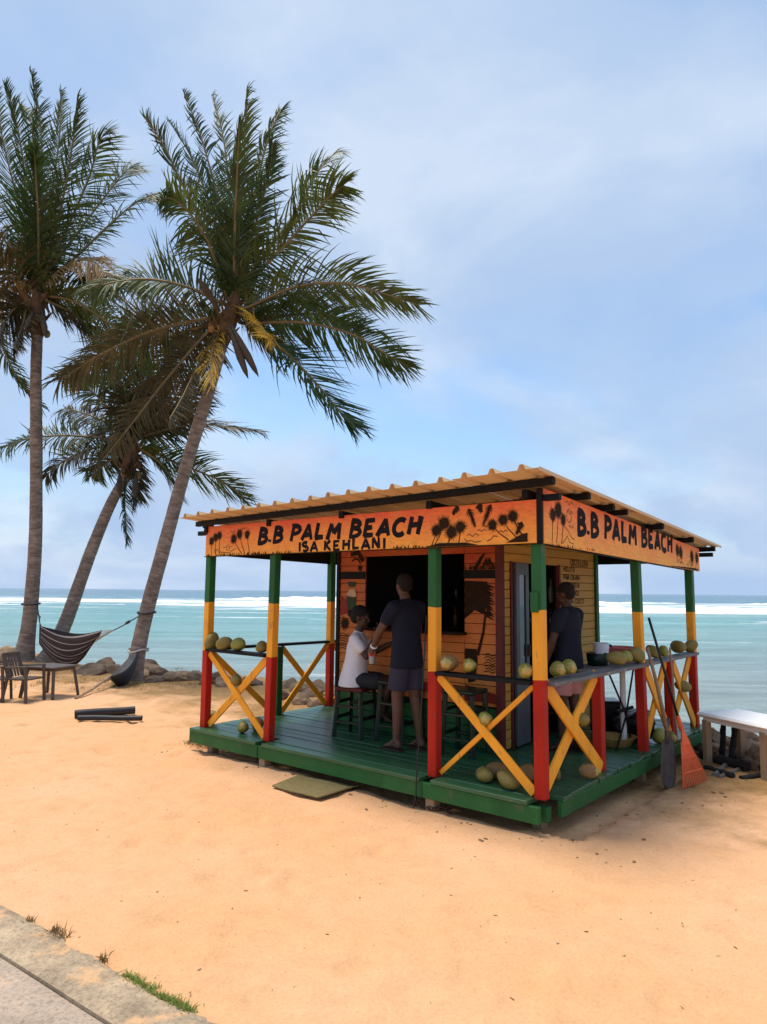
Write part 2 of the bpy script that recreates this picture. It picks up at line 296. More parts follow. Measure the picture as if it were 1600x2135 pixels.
def mk_hammock():
    mt, t, b = newmat('hammock_cloth')
    c = N(t, 'ShaderNodeTexCoord'); s = N(t, 'ShaderNodeSeparateXYZ'); L(t, c.outputs['UV'], s.inputs[0])
    m1 = N(t, 'ShaderNodeMath', operation='MULTIPLY'); m1.inputs[1].default_value = 17.0; L(t, s.outputs[1], m1.inputs[0])
    m2 = N(t, 'ShaderNodeMath', operation='FRACT'); L(t, m1.outputs[0], m2.inputs[0])
    r = ramp(t, [(0.0, (0.025, 0.012, 0.012)), (0.74, (0.030, 0.013, 0.013)), (0.79, (0.36, 0.29, 0.26)), (0.90, (0.36, 0.29, 0.26)), (0.94, (0.025, 0.012, 0.012))]); L(t, m2.outputs[0], r.inputs[0])
    L(t, r.outputs[0], b.inputs['Base Color']); b.inputs['Roughness'].default_value = 0.9
mk_hammock()

# ------------------------------------------------------------------ mesh helpers
class MB:
    def __init__(s): s.v = []; s.f = []; s.mi = []; s.uv = None
    def add(s, vs_, fs, mi=0):
        o = len(s.v); s.v += [tuple(v) for v in vs_]; s.f += [tuple(i+o for i in f) for f in fs]; s.mi += [mi]*len(fs); return s
    def box(s, c, d, M=None, ch=0.0, mi=0):
        """box centre c, size d, optional matrix, chamfer ch"""
        hx, hy, hz = d[0]/2, d[1]/2, d[2]/2; M = M or Matrix()
        ch = min(ch, 0.45*min(d)); c = Vector(c)
        if ch <= 0:
            vs_ = [Vector((x*hx, y*hy, z*hz)) for x in (-1, 1) for y in (-1, 1) for z in (-1, 1)]
            fs = [(0, 1, 3, 2), (4, 6, 7, 5), (0, 4, 5, 1), (2, 3, 7, 6), (0, 2, 6, 4), (1, 5, 7, 3)]
            return s.add([M @ (v+c) for v in vs_], fs, mi)
        vs_ = []; idx = {}
        for x in (-1, 1):
            for y in (-1, 1):
                for z in (-1, 1):
                    for a in range(3):
                        p = [x*hx, y*hy, z*hz]; q = [x, y, z]
                        for k in range(3):
                            if k != a: p[k] -= q[k]*ch
                        idx[(x, y, z, a)] = len(vs_); vs_.append(M @ (Vector(p)+c))
        fs = []
        for a in range(3):
            o1, o2 = (a+1) % 3, (a+2) % 3
            for sg in (-1, 1):
                loop = []
                for (p, q) in ((-1, -1), (1, -1), (1, 1), (-1, 1)):
                    k = [0, 0, 0]; k[a] = sg; k[o1] = p; k[o2] = q; loop.append(idx[(*k, a)])
                fs.append(loop if sg > 0 else loop[::-1])
            for p in (-1, 1):
                for q in (-1, 1):
                    k0 = [0, 0, 0]; k1 = [0, 0, 0]; k0[a] = -1; k1[a] = 1
                    k0[o1] = k1[o1] = p; k0[o2] = k1[o2] = q
                    lp = [idx[(*k0, o1)], idx[(*k1, o1)], idx[(*k1, o2)], idx[(*k0, o2)]]
                    fs.append(lp if p*q > 0 else lp[::-1])
        for x in (-1, 1):
            for y in (-1, 1):
                for z in (-1, 1):
                    lp = [idx[(x, y, z, a)] for a in range(3)]; fs.append(lp if x*y*z > 0 else lp[::-1])
        return s.add(vs_, fs, mi)
    def beam(s, a, b, wdt, thk, upv=(0, 0, 1), ch=0.004, mi=0):
        """plank from a to b; thk along upv-ish, wdt across"""
        a = Vector(a); b = Vector(b); d = (b-a); l = d.length; d.normalize(); u = Vector(upv); u = (u-d*u.dot(d)).normalized(); sd_ = d.cross(u)
        M = Matrix((d, sd_, u)).transposed().to_4x4(); M.translation = (a+b)/2
        return s.box((0, 0, 0), (l, wdt, thk), M, ch, mi)
    def tube(s, pts, rad, n=8, mi=0, cap=True, squash=None):
        pts = [Vector(p) for p in pts]; k = len(pts)
        if not hasattr(rad, '__len__'): rad = [rad]*k
        vs_ = []; prev = None
        for i, p in enumerate(pts):
            t = (pts[min(i+1, k-1)]-pts[max(i-1, 0)])
            if t.length < 1e-9: t = Vector((0, 0, 1))
            t.normalize()
            if prev is None: u = t.orthogonal().normalized()
            else:
                u = prev-t*prev.dot(t); u = u.normalized() if u.length > 1e-6 else t.orthogonal().normalized()
            prev = u; w_ = t.cross(u)
            for j in range(n):
                a = 2*math.pi*j/n; vs_.append(p+(u*math.cos(a)+w_*math.sin(a))*rad[i])
        fs = []
        for i in range(k-1):
            for j in range(n):
                fs.append((i*n+j, i*n+(j+1) % n, (i+1)*n+(j+1) % n, (i+1)*n+j))
        if cap: fs.append(tuple(range(n))[::-1]); fs.append(tuple(range((k-1)*n, k*n)))
        return s.add(vs_, fs, mi)
    def lathe(s, prof, n=16, M=None, mi=0, capb=True, capt=True):
        M = M or Matrix(); vs_ = []; fs = []
        for r, z in prof:
            for j in range(n):
                a = 2*math.pi*j/n; vs_.append(M @ Vector((r*math.cos(a), r*math.sin(a), z)))
        for i in range(len(prof)-1):
            for j in range(n): fs.append((i*n+j, i*n+(j+1) % n, (i+1)*n+(j+1) % n, (i+1)*n+j))
        if capb: fs.append(tuple(range(n))[::-1])
        if capt: fs.append(tuple(range((len(prof)-1)*n, len(prof)*n)))
        return s.add(vs_, fs, mi)
    def ell(s, c, r, n=10, m_=7, M=None, mi=0):
        M = M or Matrix(); c = Vector(c); vs_ = [M @ (c+Vector((0, 0, -r[2])))]; fs = []
        for i in range(1, m_):
            ph = -math.pi/2+math.pi*i/m_
            for j in range(n):
                a = 2*math.pi*j/n; vs_.append(M @ (c+Vector((r[0]*math.cos(ph)*math.cos(a), r[1]*math.cos(ph)*math.sin(a), r[2]*math.sin(ph)))))
        vs_.append(M @ (c+Vector((0, 0, r[2])))); e = len(vs_)-1
        for j in range(n):
            fs.append((0, 1+(j+1) % n, 1+j)); fs.append((e, e-n+j, e-n+(j+1) % n))
        for i in range(m_-2):
            for j in range(n): fs.append((1+i*n+j, 1+i*n+(j+1) % n, 1+(i+1)*n+(j+1) % n, 1+(i+1)*n+j))
        return s.add(vs_, fs, mi)
    def loft(s, rings, n=20, sub=5):
        """closed elliptical loft: rings (centre, rx, ry) smoothly interpolated"""
        cs = catmull([r[0] for r in rings], sub*(len(rings)-1)); rs = catmull([Vector((r[1], r[2], 0)) for r in rings], sub*(len(rings)-1)); vs_ = []
        for c, r in zip(cs, rs):
            for j in range(n): a = 2*math.pi*j/n; vs_.append(c+Vector((r.x*math.cos(a), r.y*math.sin(a), 0)))
        k = len(cs); fs = [(i*n+j, i*n+(j+1) % n, (i+1)*n+(j+1) % n, (i+1)*n+j) for i in range(k-1) for j in range(n)]
        fs += [tuple(range(n))[::-1], tuple(range((k-1)*n, k*n))]
        return s.add(vs_, fs)
    def build(s, name, mats, parent=None, smooth=False, loc=None):
        me = bpy.data.meshes.new(name); me.from_pydata(s.v, [], s.f)
        if isinstance(mats, str): mats = [mats]
        for mn in mats: me.materials.append(MATS[mn])
        if len(mats) > 1: me.polygons.foreach_set('material_index', s.mi)
        if s.uv:
            ul = me.uv_layers.new(name='UVMap')
            for lp in me.loops: ul.data[lp.index].uv = s.uv[lp.vertex_index]
        if smooth: me.polygons.foreach_set('use_smooth', [True]*len(me.polygons))
        me.update()
        o = bpy.data.objects.new(name, me); C.objects.link(o)
        if parent: o.parent = parent
        if loc is not None: o.location = loc
        return o
def thing(name, label, cat, loc=(0, 0, 0), rz=0, group=None):
    o = bpy.data.objects.new(name, None); C.objects.link(o); o.location = loc; o.rotation_euler = (0, 0, rz); o.empty_display_size = 0.2
    return tag(o, label, cat, group)
def tag(o, label, cat, group=None, kind=None):
    o['label'] = label; o['category'] = cat
    if group: o['group'] = group
    if kind: o['kind'] = kind
    return o
def struct(o): o['kind'] = 'structure'; return o
def stuff(o): o['kind'] = 'stuff'; return o
def catmull(pts, n):
    pts = [Vector(p) for p in pts]; P = [pts[0]*2-pts[1]]+pts+[pts[-1]*2-pts[-2]]; out = []; k = len(pts)-1
    for i in range(n+1):
        u = i/n*k; j = min(int(u), k-1); t = u-j; p0, p1, p2, p3 = P[j:j+4]
        out.append(0.5*((2*p1)+(p2-p0)*t+(2*p0-5*p1+4*p2-p3)*t*t+(3*p1-p0-3*p2+p3)*t*t*t))
    return out

# ================================================================== SETTING
KX, KY, KYAW = 1.2244, 5.5449, -0.6921
ex = Vector((math.cos(KYAW), math.sin(KYAW), 0)); ey = Vector((-math.sin(KYAW), math.cos(KYAW), 0)); KO = Vector((KX, KY, 0))
def k2w(x, y, z=0): return KO+ex*x+ey*y+Vector((0, 0, z))
def w2k(p): d = Vector(p)-KO; return Vector((d.dot(ex), d.dot(ey), d.z))
DECK = 0.25; SEA = -0.85

def shore_drop(yl, xl):
    e = 4.75+0.35*math.sin(xl*0.6)+0.5*noise.noise(Vector((xl*0.35, 3, 0)))
    if xl < -6: e += max(-1.0, (xl+6)*0.12)
    t = max(0, (yl-e)/2.6); t = min(t, 1.0)
    return -1.9*(t*t*(3-2*t))
foot = []
for i in range(900):
    xl = rnd.uniform(-13, 6); yl = rnd.uniform(-5.5, 2.6)
    if -4.3 < xl < 0.2 and yl > -0.1: continue
    foot.append((xl, yl, rnd.uniform(0, 6.28), rnd.uniform(0.6, 1.2)))
cells = {}
for f_ in foot: cells.setdefault((int(f_[0]//0.5), int(f_[1]//0.5)), []).append(f_)
def ground_z(p):
    q = w2k(p); xl, yl = q.x, q.y
    z = shore_drop(yl, xl)
    d = math.hypot(p[0], p[1])
    z += 0.030*noise.noise(Vector((p[0]*0.5, p[1]*0.5, 1.7))) + 0.014*noise.noise(Vector((p[0]*2.2, p[1]*2.2, 5)))
    if d < 22:
        z += 0.012*noise.noise(Vector((p[0]*5.5, p[1]*5.5, 9)))
        ci, cj = int(xl//0.5), int(yl//0.5)
        for a in (-1, 0, 1):
            for b in (-1, 0, 1):
                for (fx, fy, an, s_) in cells.get((ci+a, cj+b), ()):
                    dx_, dy_ = xl-fx, yl-fy; u = dx_*math.cos(an)+dy_*math.sin(an); v = -dx_*math.sin(an)+dy_*math.cos(an)
                    r2 = (u/(0.15*s_))**2+(v/(0.065*s_))**2
                    if r2 < 4: z += s_*(-0.030*math.exp(-r2*1.6)+0.014*math.exp(-(r2-1.6)**2*2))
    # hollow worn under the deck
    if -4.4 < xl < 0.3 and 0.0 < yl < 4.2: z -= 0.05
    # palms stand on low mounds
    return z
def road_n(p): return 0.59*p[0]+0.808*p[1]
def build_ground():
    xs = []; x = 0.0; step = 0.055
    while x < 400: xs.append(x); x += step; step *= 1.018 if x > 3 else 1.0
    X = [-v for v in xs[:0:-1]]+xs
    ys = []; y = 2.4; step = 0.05
    while y < 40: ys.append(y); y += step; step = step*1.012 if y > 8 else step
    Y = [-300, -120, -50, -20, -8, -3, 0, 1.2, 1.8, 2.2]+ys+[50, 65]
    v = []; nx = len(X)
    for yy in Y:
        for xx in X:
            p = Vector((xx, yy, 0)); z = ground_z(p)
            n_ = road_n(p)
            if n_ < 2.10: z = min(z, -0.02)-0.10*min(1, (2.10-n_)/0.05)
            v.append((xx, yy, z))
    f = [(j*nx+i, j*nx+i+1, (j+1)*nx+i+1, (j+1)*nx+i) for j in range(len(Y)-1) for i in range(nx-1)]
    mb = MB(); mb.add(v, f); return struct(mb.build('sand_ground', 'sand', smooth=True))
build_ground()

# concrete kerb strip and road slab in front (the photographer's side)
rd = Vector((0.808, -0.59, 0)); rn = Vector((0.59, 0.808, 0))
def strip(name, n0, n1, z, mat, dz=0.2, edge=0.0, a0=-60, a1=60):
    mb = MB(); ts = []; t = a0
    while t < a1: ts.append(t); t += 0.06 if -6 < t < 3 else 1.5
    ts.append(a1); cols = 7; v = []
    for t in ts:
        for c in range(cols):
            u = c/(cols-1); n_ = n0+(n1-n0)*u
            if c == cols-1: n_ += edge*(noise.noise(Vector((t*3.1, 2, 0)))+0.5*noise.noise(Vector((t*9, 4, 0))))
            p = rd*t+rn*n_; zz = z+0.006*noise.noise(Vector((p.x*2.5, p.y*2.5, 3)))
            if c == 0: zz -= 0.004
            if c == cols-1: zz -= 0.012
            v.append((p.x, p.y, zz))
        p = rd*t+rn*(n1+edge*0.2); v.append((p.x, p.y, z-dz)); p = rd*t+rn*n0; v.append((p.x, p.y, z-dz))
    k = cols+2; f = []
    for i in range(len(ts)-1):
        for c in range(k): f.append((i*k+c, (i+1)*k+c, (i+1)*k+(c+1) % k, i*k+(c+1) % k))
    mb.add(v, f); o = mb.build(name, mat, smooth=False); return struct(o)
strip('road', -5.0, 1.867, 0.012, 'road_concrete')
strip('kerb_strip', 1.871, 2.135, 0.020, 'kerb_concrete', edge=0.06, dz=0.10)

# sea
def build_sea():
    ys = []; y = 5.0; st = 0.22
    while y < 120: ys.append(y); y += st; st *= 1.016
    while y < 60000: ys.append(y); y += st; st *= 1.25
    v = []; cols = 150
    for yy in ys:
        half = 14+yy*1.25
        for i in range(cols+1):
            x = -half+2*half*i/cols; amp = 1.0/(1+(yy/180)**2)
            z = SEA+amp*(0.10*math.sin(yy*0.55+0.8*noise.noise(Vector((x*0.06, yy*0.05, 0)))*5)*(0.5+0.5*noise.noise(Vector((x*0.05, yy*0.08, 4))))+0.05*noise.noise(Vector((x*0.5, yy*0.9, 2))))
            v.append((x, yy, z))
    k = cols+1
    f = [(j*k+i, j*k+i+1, (j+1)*k+i+1, (j+1)*k+i) for j in range(len(ys)-1) for i in range(cols)]
    mb = MB(); mb.add(v, f); return struct(mb.build('sea', 'sea_water', smooth=True))
build_sea()
def breaker(y0, x0, x1, h, wdt, seed, label, base=0.16):
    mb = MB(); n_ = int((x1-x0)/1.3); v = []
    for i in range(n_+1):
        x = x0+(x1-x0)*i/n_; e = min(1, 5*min(i, n_-i)/n_)
        a = max(-0.15, base+1.25*(1.0 if base < 0.3 else 0.55)*noise.noise(Vector((x*0.022, seed, 0)))+0.34*noise.noise(Vector((x*0.16, seed, 3)))+0.26*noise.noise(Vector((x*0.55, seed, 5)))+0.15*noise.noise(Vector((x*1.4, seed, 6))))*e
        yc = y0+6*noise.noise(Vector((x*0.012, seed, 8)))+1.0*noise.noise(Vector((x*0.15, seed, 2)))
        hh = h*a; w_ = wdt*(0.4+max(0, a))
        v += [(x, yc-w_*0.55, SEA-0.12), (x, yc-w_*0.28, SEA+hh*0.45), (x, yc-w_*0.05, SEA+hh*0.95), (x, yc+w_*0.12, SEA+hh), (x, yc+w_*0.6, SEA+hh*0.3), (x, yc+w_*1.5, SEA-0.12)]
    f = [(i*6+c, (i+1)*6+c, (i+1)*6+c+1, i*6+c+1) for i in range(n_) for c in range(5)]
    mb.add(v, f); o = mb.build('breaking_wave', 'foam', smooth=True); o['label'] = label; return struct(o)
breaker(106, 12, 150, 0.95, 8, 2.6, 'thick white breaker right of the kiosk', 0.75)
breaker(150, -150, 20, 0.65, 8, 5.2, 'white breaker behind the palms', 0.6)
breaker(122, -130, 150, 0.8, 9, 1.3, 'nearest white breaker across the lagoon mouth')
breaker(158, -150, 170, 0.95, 10, 4.1, 'second white breaker on the reef')
breaker(205, -190, 220, 1.1, 11, 7.7, 'farthest white breaker on the reef')

# ================================================================== BEACH BAR
K = thing('beach_bar', 'green, yellow and red wooden beach bar with painted sunset signboards and cream corrugated roof', 'beach bar', KO, KYAW)
LA, LB, LC = 4.20, 3.11, 1.0; WE, WF, WG, WH = 1.14, 2.18, 3.02, 3.90
def roof_z(y, x=0.1): return 2.685-0.0633*(y+0.1)+0.021*(x-0.2)
def low_z(y): return 2.187-0.026*max(0, y)
# --- deck: planks run parallel to the front
deck = MB(); 
for yy in (0.0, 1.0, 2.0, 3.0, 3.98): deck.box((-2.05, yy+0.02, 0.135), (4.2, 0.07, 0.11), ch=0.004)
deck = deck.build('deck', 'paint_green', K)
y = -0.15; i = 0
while y < 4.05:
    wd = 0.142; x0, x1 = -4.28-rnd.uniform(0, 0.02), 0.10+rnd.uniform(-0.012, 0.012)
    segs = [(x0, x1)]
    if i == 0: segs = [(-4.29, -3.155), (-3.06, -1.06), (-0.945, -0.05)]
    elif i == 1: segs = [(x0, -LB-0.048), (-LB+0.048, -LC-0.048), (-LC+0.048, -0.048)]
    elif i == 2: segs = [(x0, 0.115)]
    for (a, b) in segs:
        dz = rnd.uniform(-0.003, 0.003)
        MB().box(((a+b)/2, y+wd/2, DECK-0.016+dz), (b-a, wd-0.009, 0.034), ch=0.004).build('plank', 'paint_green_deck', deck)
    y += wd; i += 1
for (a, b) in ((-4.30, -3.13), (-3.12, -1.035), (-1.03, 0.04)):
    MB().box(((a+b)/2, -0.115, 0.155), (b-a, 0.045, 0.125), ch=0.005).build('edge_board', 'paint_green', deck)
MB().box((0.085, 2.07, 0.158), (0.04, 3.9, 0.12), ch=0.005).build('edge_board', 'paint_green', deck)
MB().box((-4.26, 2.0, 0.155), (0.04, 4.0, 0.12), ch=0.005).build('edge_board', 'paint_green', deck)
for (x, y) in ((-3.10, -0.05), (-0.98, -0.05), (-4.1, 0.05), (-0.15, 0.25), (-0.05, 2.2), (-2.0, 2.0), (-4.1, 2.1), (-0.1, 3.9), (-4.1, 3.9)):
    MB().box((x, y, 0.02), (0.09, 0.10, 0.15), ch=0.006).build('support_block', 'raw_wood', deck)
# --- posts, painted in bands
def post(x, y, ztop, r=None, g=None, colours=('paint_red', 'paint_yellow', 'paint_green'), s=0.088, lean=(0, 0)):
    mb = MB(); lv = [DECK] + ([DECK+r, DECK+g] if r else []) + [ztop]; h = s/2; c = 0.006
    prof = [(-h+c, -h), (h-c, -h), (h, -h+c), (h, h-c), (h-c, h), (-h+c, h), (-h, h-c), (-h, -h+c)]
    v = []; zs = []
    for k_, z in enumerate(lv):
        u = (z-DECK)/(ztop-DECK)
        for (a, b) in prof: v.append((x+a+lean[0]*u, y+b+lean[1]*u, z+(rnd.uniform(-0.006, 0.006) if 0 < k_ < len(lv)-1 else 0)))
    f = []; mi = []
    for k_ in range(len(lv)-1):
        for j in range(8): f.append((k_*8+j, k_*8+(j+1) % 8, (k_+1)*8+(j+1) % 8, (k_+1)*8+j)); mi.append(k_)
    f.append(tuple(range(8))[::-1]); mi.append(0); f.append(tuple(range((len(lv)-1)*8, len(lv)*8))); mi.append(len(lv)-2)
    mb.add(v, f); mb.mi = mi
    return mb.build('post', list(colours)[:max(1, len(lv)-1)], K)
post(0, 0, 2.19, 0.885, 1.42); post(-LC, 0, 2.19, 0.87, 1.42); post(-LB, 0, 2.19, 0.86, 1.415, lean=(0.03, 0)); post(-LA, 0, 2.5, 0.856, 1.41)
post(0, WF, 2.50, 0.845, 1.367, lean=(-0.03, 0)); post(0, WH, 2.38, 0.848, 1.34)
post(-LA, 2.03, 2.5, 0.837, 1.407); post(-LA, WH, 2.38, 0.84, 1.38)
post(-0.02, WE, DECK+0.845); post(0, WG, DECK+0.84)
post(-LA, WE-0.05, DECK+0.84, colours=('paint_green',)); post(-LA, 3.0, DECK+0.84, colours=('paint_red',))
MB().box((-0.012, -0.052, 1.73), (0.066, 0.03, 0.16), ch=0.008).build('splice_block', 'paint_green', K)
MB().box((-LA+0.01, WE-0.05, 2.3), (0.05, 0.05, 0.02)).build('cleat', 'paint_black', K)
# --- rails
RZ = DECK+0.862
def rail(a, b, wdt, mat, thk=0.032): MB().beam(a, b, wdt, thk).build('rail', mat, K)
rail((-0.95, -0.01, RZ), (-0.05, -0.01, RZ-0.005), 0.13, 'paint_black')
rail((-LA+0.045, -0.01, RZ+0.01), (-LB-0.04, -0.01, RZ+0.005), 0.13, 'paint_black')
rail((-LA, 0.05, RZ+0.012), (-LA, 1.98, RZ), 0.09, 'paint_black'); rail((-LA, 2.08, RZ), (-LA, 3.85, RZ), 0.09, 'paint_black')
rail((0.02, 0.05, RZ-0.012), (0.02, WF-0.05, RZ-0.01), 0.17, 'grey_wood'); rail((0.02, WF+0.05, RZ-0.01), (0.02, WH-0.05, RZ-0.006), 0.15, 'grey_wood')
# --- crossed braces
def cross(p, q, out, mat='paint_yellow', wd=0.075, hi=None, lo=None, thin=None):
    """p,q: (x,y) of the two posts; out: outward normal"""
    hi = hi or RZ-0.025; lo = lo or DECK+0.03; o = Vector((out[0], out[1], 0))
    a = Vector((*p, 0)); b = Vector((*q, 0)); d = (b-a).normalized()*0.055
    for k_, (z0, z1, off) in enumerate(((hi, lo, 0.014), (lo, hi, -0.014))):
        MB().beam(a+d+o*off+Vector((0, 0, z0)), b-d+o*off+Vector((0, 0, z1)), (thin if thin and k_ else wd), 0.024, upv=out+(0,)).build('brace', mat, K)
cross((-LC, 0), (0, 0), (0, -1), thin=0.04); cross((-LA, 0), (-LB, 0), (0, -1))
cross((0, 0), (0, WE), (1, 0), wd=0.115); cross((0, WF), (0, WG), (1, 0), wd=0.115); cross((0, WG), (0, WH), (1, 0), wd=0.115)
cross((-LA, 0.0), (-LA, WE-0.05), (-1, 0)); cross((-LA, WE-0.05), (-LA, 2.03), (-1, 0)); cross((-LA, 2.03), (-LA, 3.0), (-1, 0)); cross((-LA, 3.0), (-LA, WH), (-1, 0))

# --- roof: corrugated sheets on purlins and rafters
roof = MB(); 
for yy in (-0.13, 0.54, 1.12, 2.36, 3.47, 4.38):
    roof.beam((-4.30+rnd.uniform(-0.02, 0.02), yy, roof_z(yy, -4.3)-0.031), (0.20+rnd.uniform(-0.02, 0.02), yy, roof_z(yy, 0.2)-0.031), 0.055, 0.056)
roof = roof.build('roof', 'paint_black', K); roof['label'] = 'cream corrugated roof on black purlins'
for (xx, yy, dz_) in ((0.05, 1.40, 0.031), (0.05, 4.20, 0.12), (0.06, -0.03, 0.135)):
    MB().box((xx+0.05, yy, roof_z(yy)-dz_), (0.20, 0.05, 0.05), ch=0.004).build('rafter_tail', 'paint_black', roof)
for xx in (-0.06, -1.0, -2.05, -3.11, -4.2):
    MB().beam((xx, -0.10, roof_z(-0.10, xx)-0.098), (xx, 4.35, roof_z(4.35, xx)-0.098), 0.055, 0.07).build('rafter', 'paint_black', roof)
MB().box((-2.1, -0.02, 2.225), (4.30, 0.05, 0.065), ch=0.004).build('lintel', 'paint_black', roof)
MB().beam((-LA-0.01, 0.03, 2.29), (-LA-0.01, 3.9, 2.22), 0.04, 0.17, upv=(0, 0, 1)).build('lintel', 'paint_black', roof)
MB().beam((0.0, 0.05, low_z(0)+0.03), (0.0, 3.9, low_z(3.9)+0.03), 0.05, 0.06).build('lintel', 'paint_black', roof)
MB().box((-2.1, 3.9, 2.27), (4.1, 0.05, 0.18), ch=0.004).build('lintel', 'paint_black', roof)
MB().box((-4.28, -0.05, 2.46), (0.20, 0.05, 0.05), ch=0.004).build('rafter_tail', 'paint_black', roof)
MB().box((-4.25, -0.02, 2.55), (0.16, 0.05, 0.05), ch=0.004).build('rafter_tail', 'paint_black', roof)
def sheet(x0, nr, pitch, lift, y0, y1):
    prof = []
    for k_ in range(nr):
        xb = x0+k_*pitch
        prof += [(xb, 0), (xb+pitch*0.34, 0), (xb+pitch*0.42, 0.042), (xb+pitch*0.53, 0.042), (xb+pitch*0.61, 0)]
    prof.append((x0+nr*pitch, 0)); n_ = len(prof); v = []; t = 0.0022; f = []
    ysn = 9
    for k_ in range(ysn):
        yy = y0+(y1-y0)*k_/(ysn-1)
        for (a, b) in prof: v.append((a, yy+0.008*noise.noise(Vector((a*2, k_, 0))), roof_z(yy, a)+b+lift+0.004*noise.noise(Vector((a*1.5, yy, 3)))))
    top = len(v); v += [(a, b, c+t) for (a, b, c) in v]
    for k_ in range(ysn-1):
        for j in range(n_-1):
            q = (k_*n_+j, k_*n_+j+1, (k_+1)*n_+j+1, (k_+1)*n_+j); f.append(q[::-1]); f.append(tuple(i_+top for i_ in q))
    for j in range(n_-1):
        f.append((j, j+1, top+j+1, top+j)); e = (ysn-1)*n_; f.append((e+j+1, e+j, top+e+j, top+e+j+1))
    for k_ in range(ysn-1):
        f.append((k_*n_, top+k_*n_, top+(k_+1)*n_, (k_+1)*n_)); e = n_-1; f.append((k_*n_+e, (k_+1)*n_+e, top+(k_+1)*n_+e, top+k_*n_+e))
    mb = MB(); mb.add(v, f); return mb.build('roof_sheet', 'roof_cream', roof)
pitch = 0.2505
xs_ = -4.27
for k_ in range(6):
    nr = 3; sheet(xs_-0.012, nr, pitch, 0.003*(k_ % 2), -0.42+rnd.uniform(-0.022, 0.022), 4.46)
    xs_ += nr*pitch
MB().beam((0.236, -0.43, roof_z(-0.43)+0.005), (0.236, 4.46, roof_z(4.46)+0.005), 0.006, 0.03).build('verge_strip', 'roof_cream', roof)

# --- flat paint on boards
class Paint:
    """shapes painted on a board: 2-D (u across, v up) put 1.2 mm proud, each stroke a hair above the last"""
    def __init__(s, fn): s.fn = fn; s.mb = MB(); s.k = 0
    def poly(s, pts, c=None):
        s.k += 1; off = 0.0012+0.00004*s.k
        if c is None:
            c = (sum(p[0] for p in pts)/len(pts), sum(p[1] for p in pts)/len(pts))
        n_ = len(pts); v = [s.fn(c[0], c[1], off)]+[s.fn(p[0], p[1], off) for p in pts]
        s.mb.add(v, [(0, 1+i, 1+(i+1) % n_) for i in range(n_)])
    def stroke(s, pts, w0, w1=None):
        w1 = w0 if w1 is None else w1; s.k += 1; off = 0.0012+0.00004*s.k; n_ = len(pts); l = []; r = []
        for i, p in enumerate(pts):
            a = Vector(pts[max(0, i-1)]); b = Vector(pts[min(n_-1, i+1)]); d = (b-a)
            d = d.normalized() if d.length > 0 else Vector((1, 0)); nn = Vector((-d.y, d.x))
            if 0 < i < n_-1:
                d0 = (Vector(p)-a).normalized(); n0 = Vector((-d0.y, d0.x)); kk = max(0.45, nn.dot(n0)); nn = nn/kk
            wi = (w0+(w1-w0)*i/max(1, n_-1))/2
            l.append(s.fn(p[0]+nn.x*wi, p[1]+nn.y*wi, off)); r.append(s.fn(p[0]-nn.x*wi, p[1]-nn.y*wi, off))
        s.mb.add(l+r, [(i, n_+i, n_+i+1, i+1) for i in range(n_-1)])
    def star(s, c, r, n_=26, seed=0, sy=1.0):
        q = random.Random(seed); pts = []
        for i in range(n_*2):
            a = math.pi*i/n_; rr = r*(q.uniform(1.0, 1.38) if i % 2 == 0 else q.uniform(0.58, 0.74)); pts.append((c[0]+rr*math.cos(a), c[1]+rr*sy*math.sin(a)))
        s.poly(pts, c)
    def palm(s, base, top, r, seed=0):
        mid = ((base[0]+top[0])/2+0.12*(top[0]-base[0]), (base[1]+top[1])/2)
        s.stroke([base, mid, top], 0.010, 0.006); s.star(top, r, 24, seed)
    def feather(s, c, d, w_, seed=0):
        q = random.Random(seed); c = Vector(c); d = Vector(d); ax = d-c; l = ax.length; t = ax/l; nn = Vector((-t.y, t.x))
        s.stroke([tuple(c), tuple(c+ax*0.5+nn*0.01), tuple(d)], 0.012, 0.004)
        for i in range(16):
            k = 0.02+0.9*i/16; b = c+ax*k
            for sg in (-1, 1):
                e = b+nn*sg*w_*(1-0.75*k)*q.uniform(0.7, 1.2)+t*l*0.20; s.poly([tuple(b-t*0.007), tuple(b+t*0.007), tuple(e)])
    def bird(s, c, w_, t=0.006):
        s.stroke([(c[0]-w_, c[1]+w_*0.15), (c[0]-w_*0.55, c[1]+w_*0.42), (c[0], c[1]), (c[0]+w_*0.5, c[1]+w_*0.45), (c[0]+w_, c[1]+w_*0.1)], t)
    def ring(s, c, r, t, sy=1.0): s.stroke([(c[0]+r*math.cos(a*0.4488), c[1]+r*sy*math.sin(a*0.4488)) for a in range(15)], t)
    def grass(s, u0, u1, v0, h, n_, seed):
        q = random.Random(seed)
        for i in range(n_):
            u = q.uniform(u0, u1); hh = h*q.uniform(0.4, 1.1); s.poly([(u-0.008, v0), (u+0.008, v0), (u+q.uniform(-0.02, 0.02), v0+hh)])
    def build(s, name, mat, parent): return s.mb.build(name, mat, parent)
def arc(cx, cy, rx, ry, a0, a1, n_=8): return [(cx+rx*math.cos(R(a0+(a1-a0)*i/n_)), cy+ry*math.sin(R(a0+(a1-a0)*i/n_))) for i in range(n_+1)]
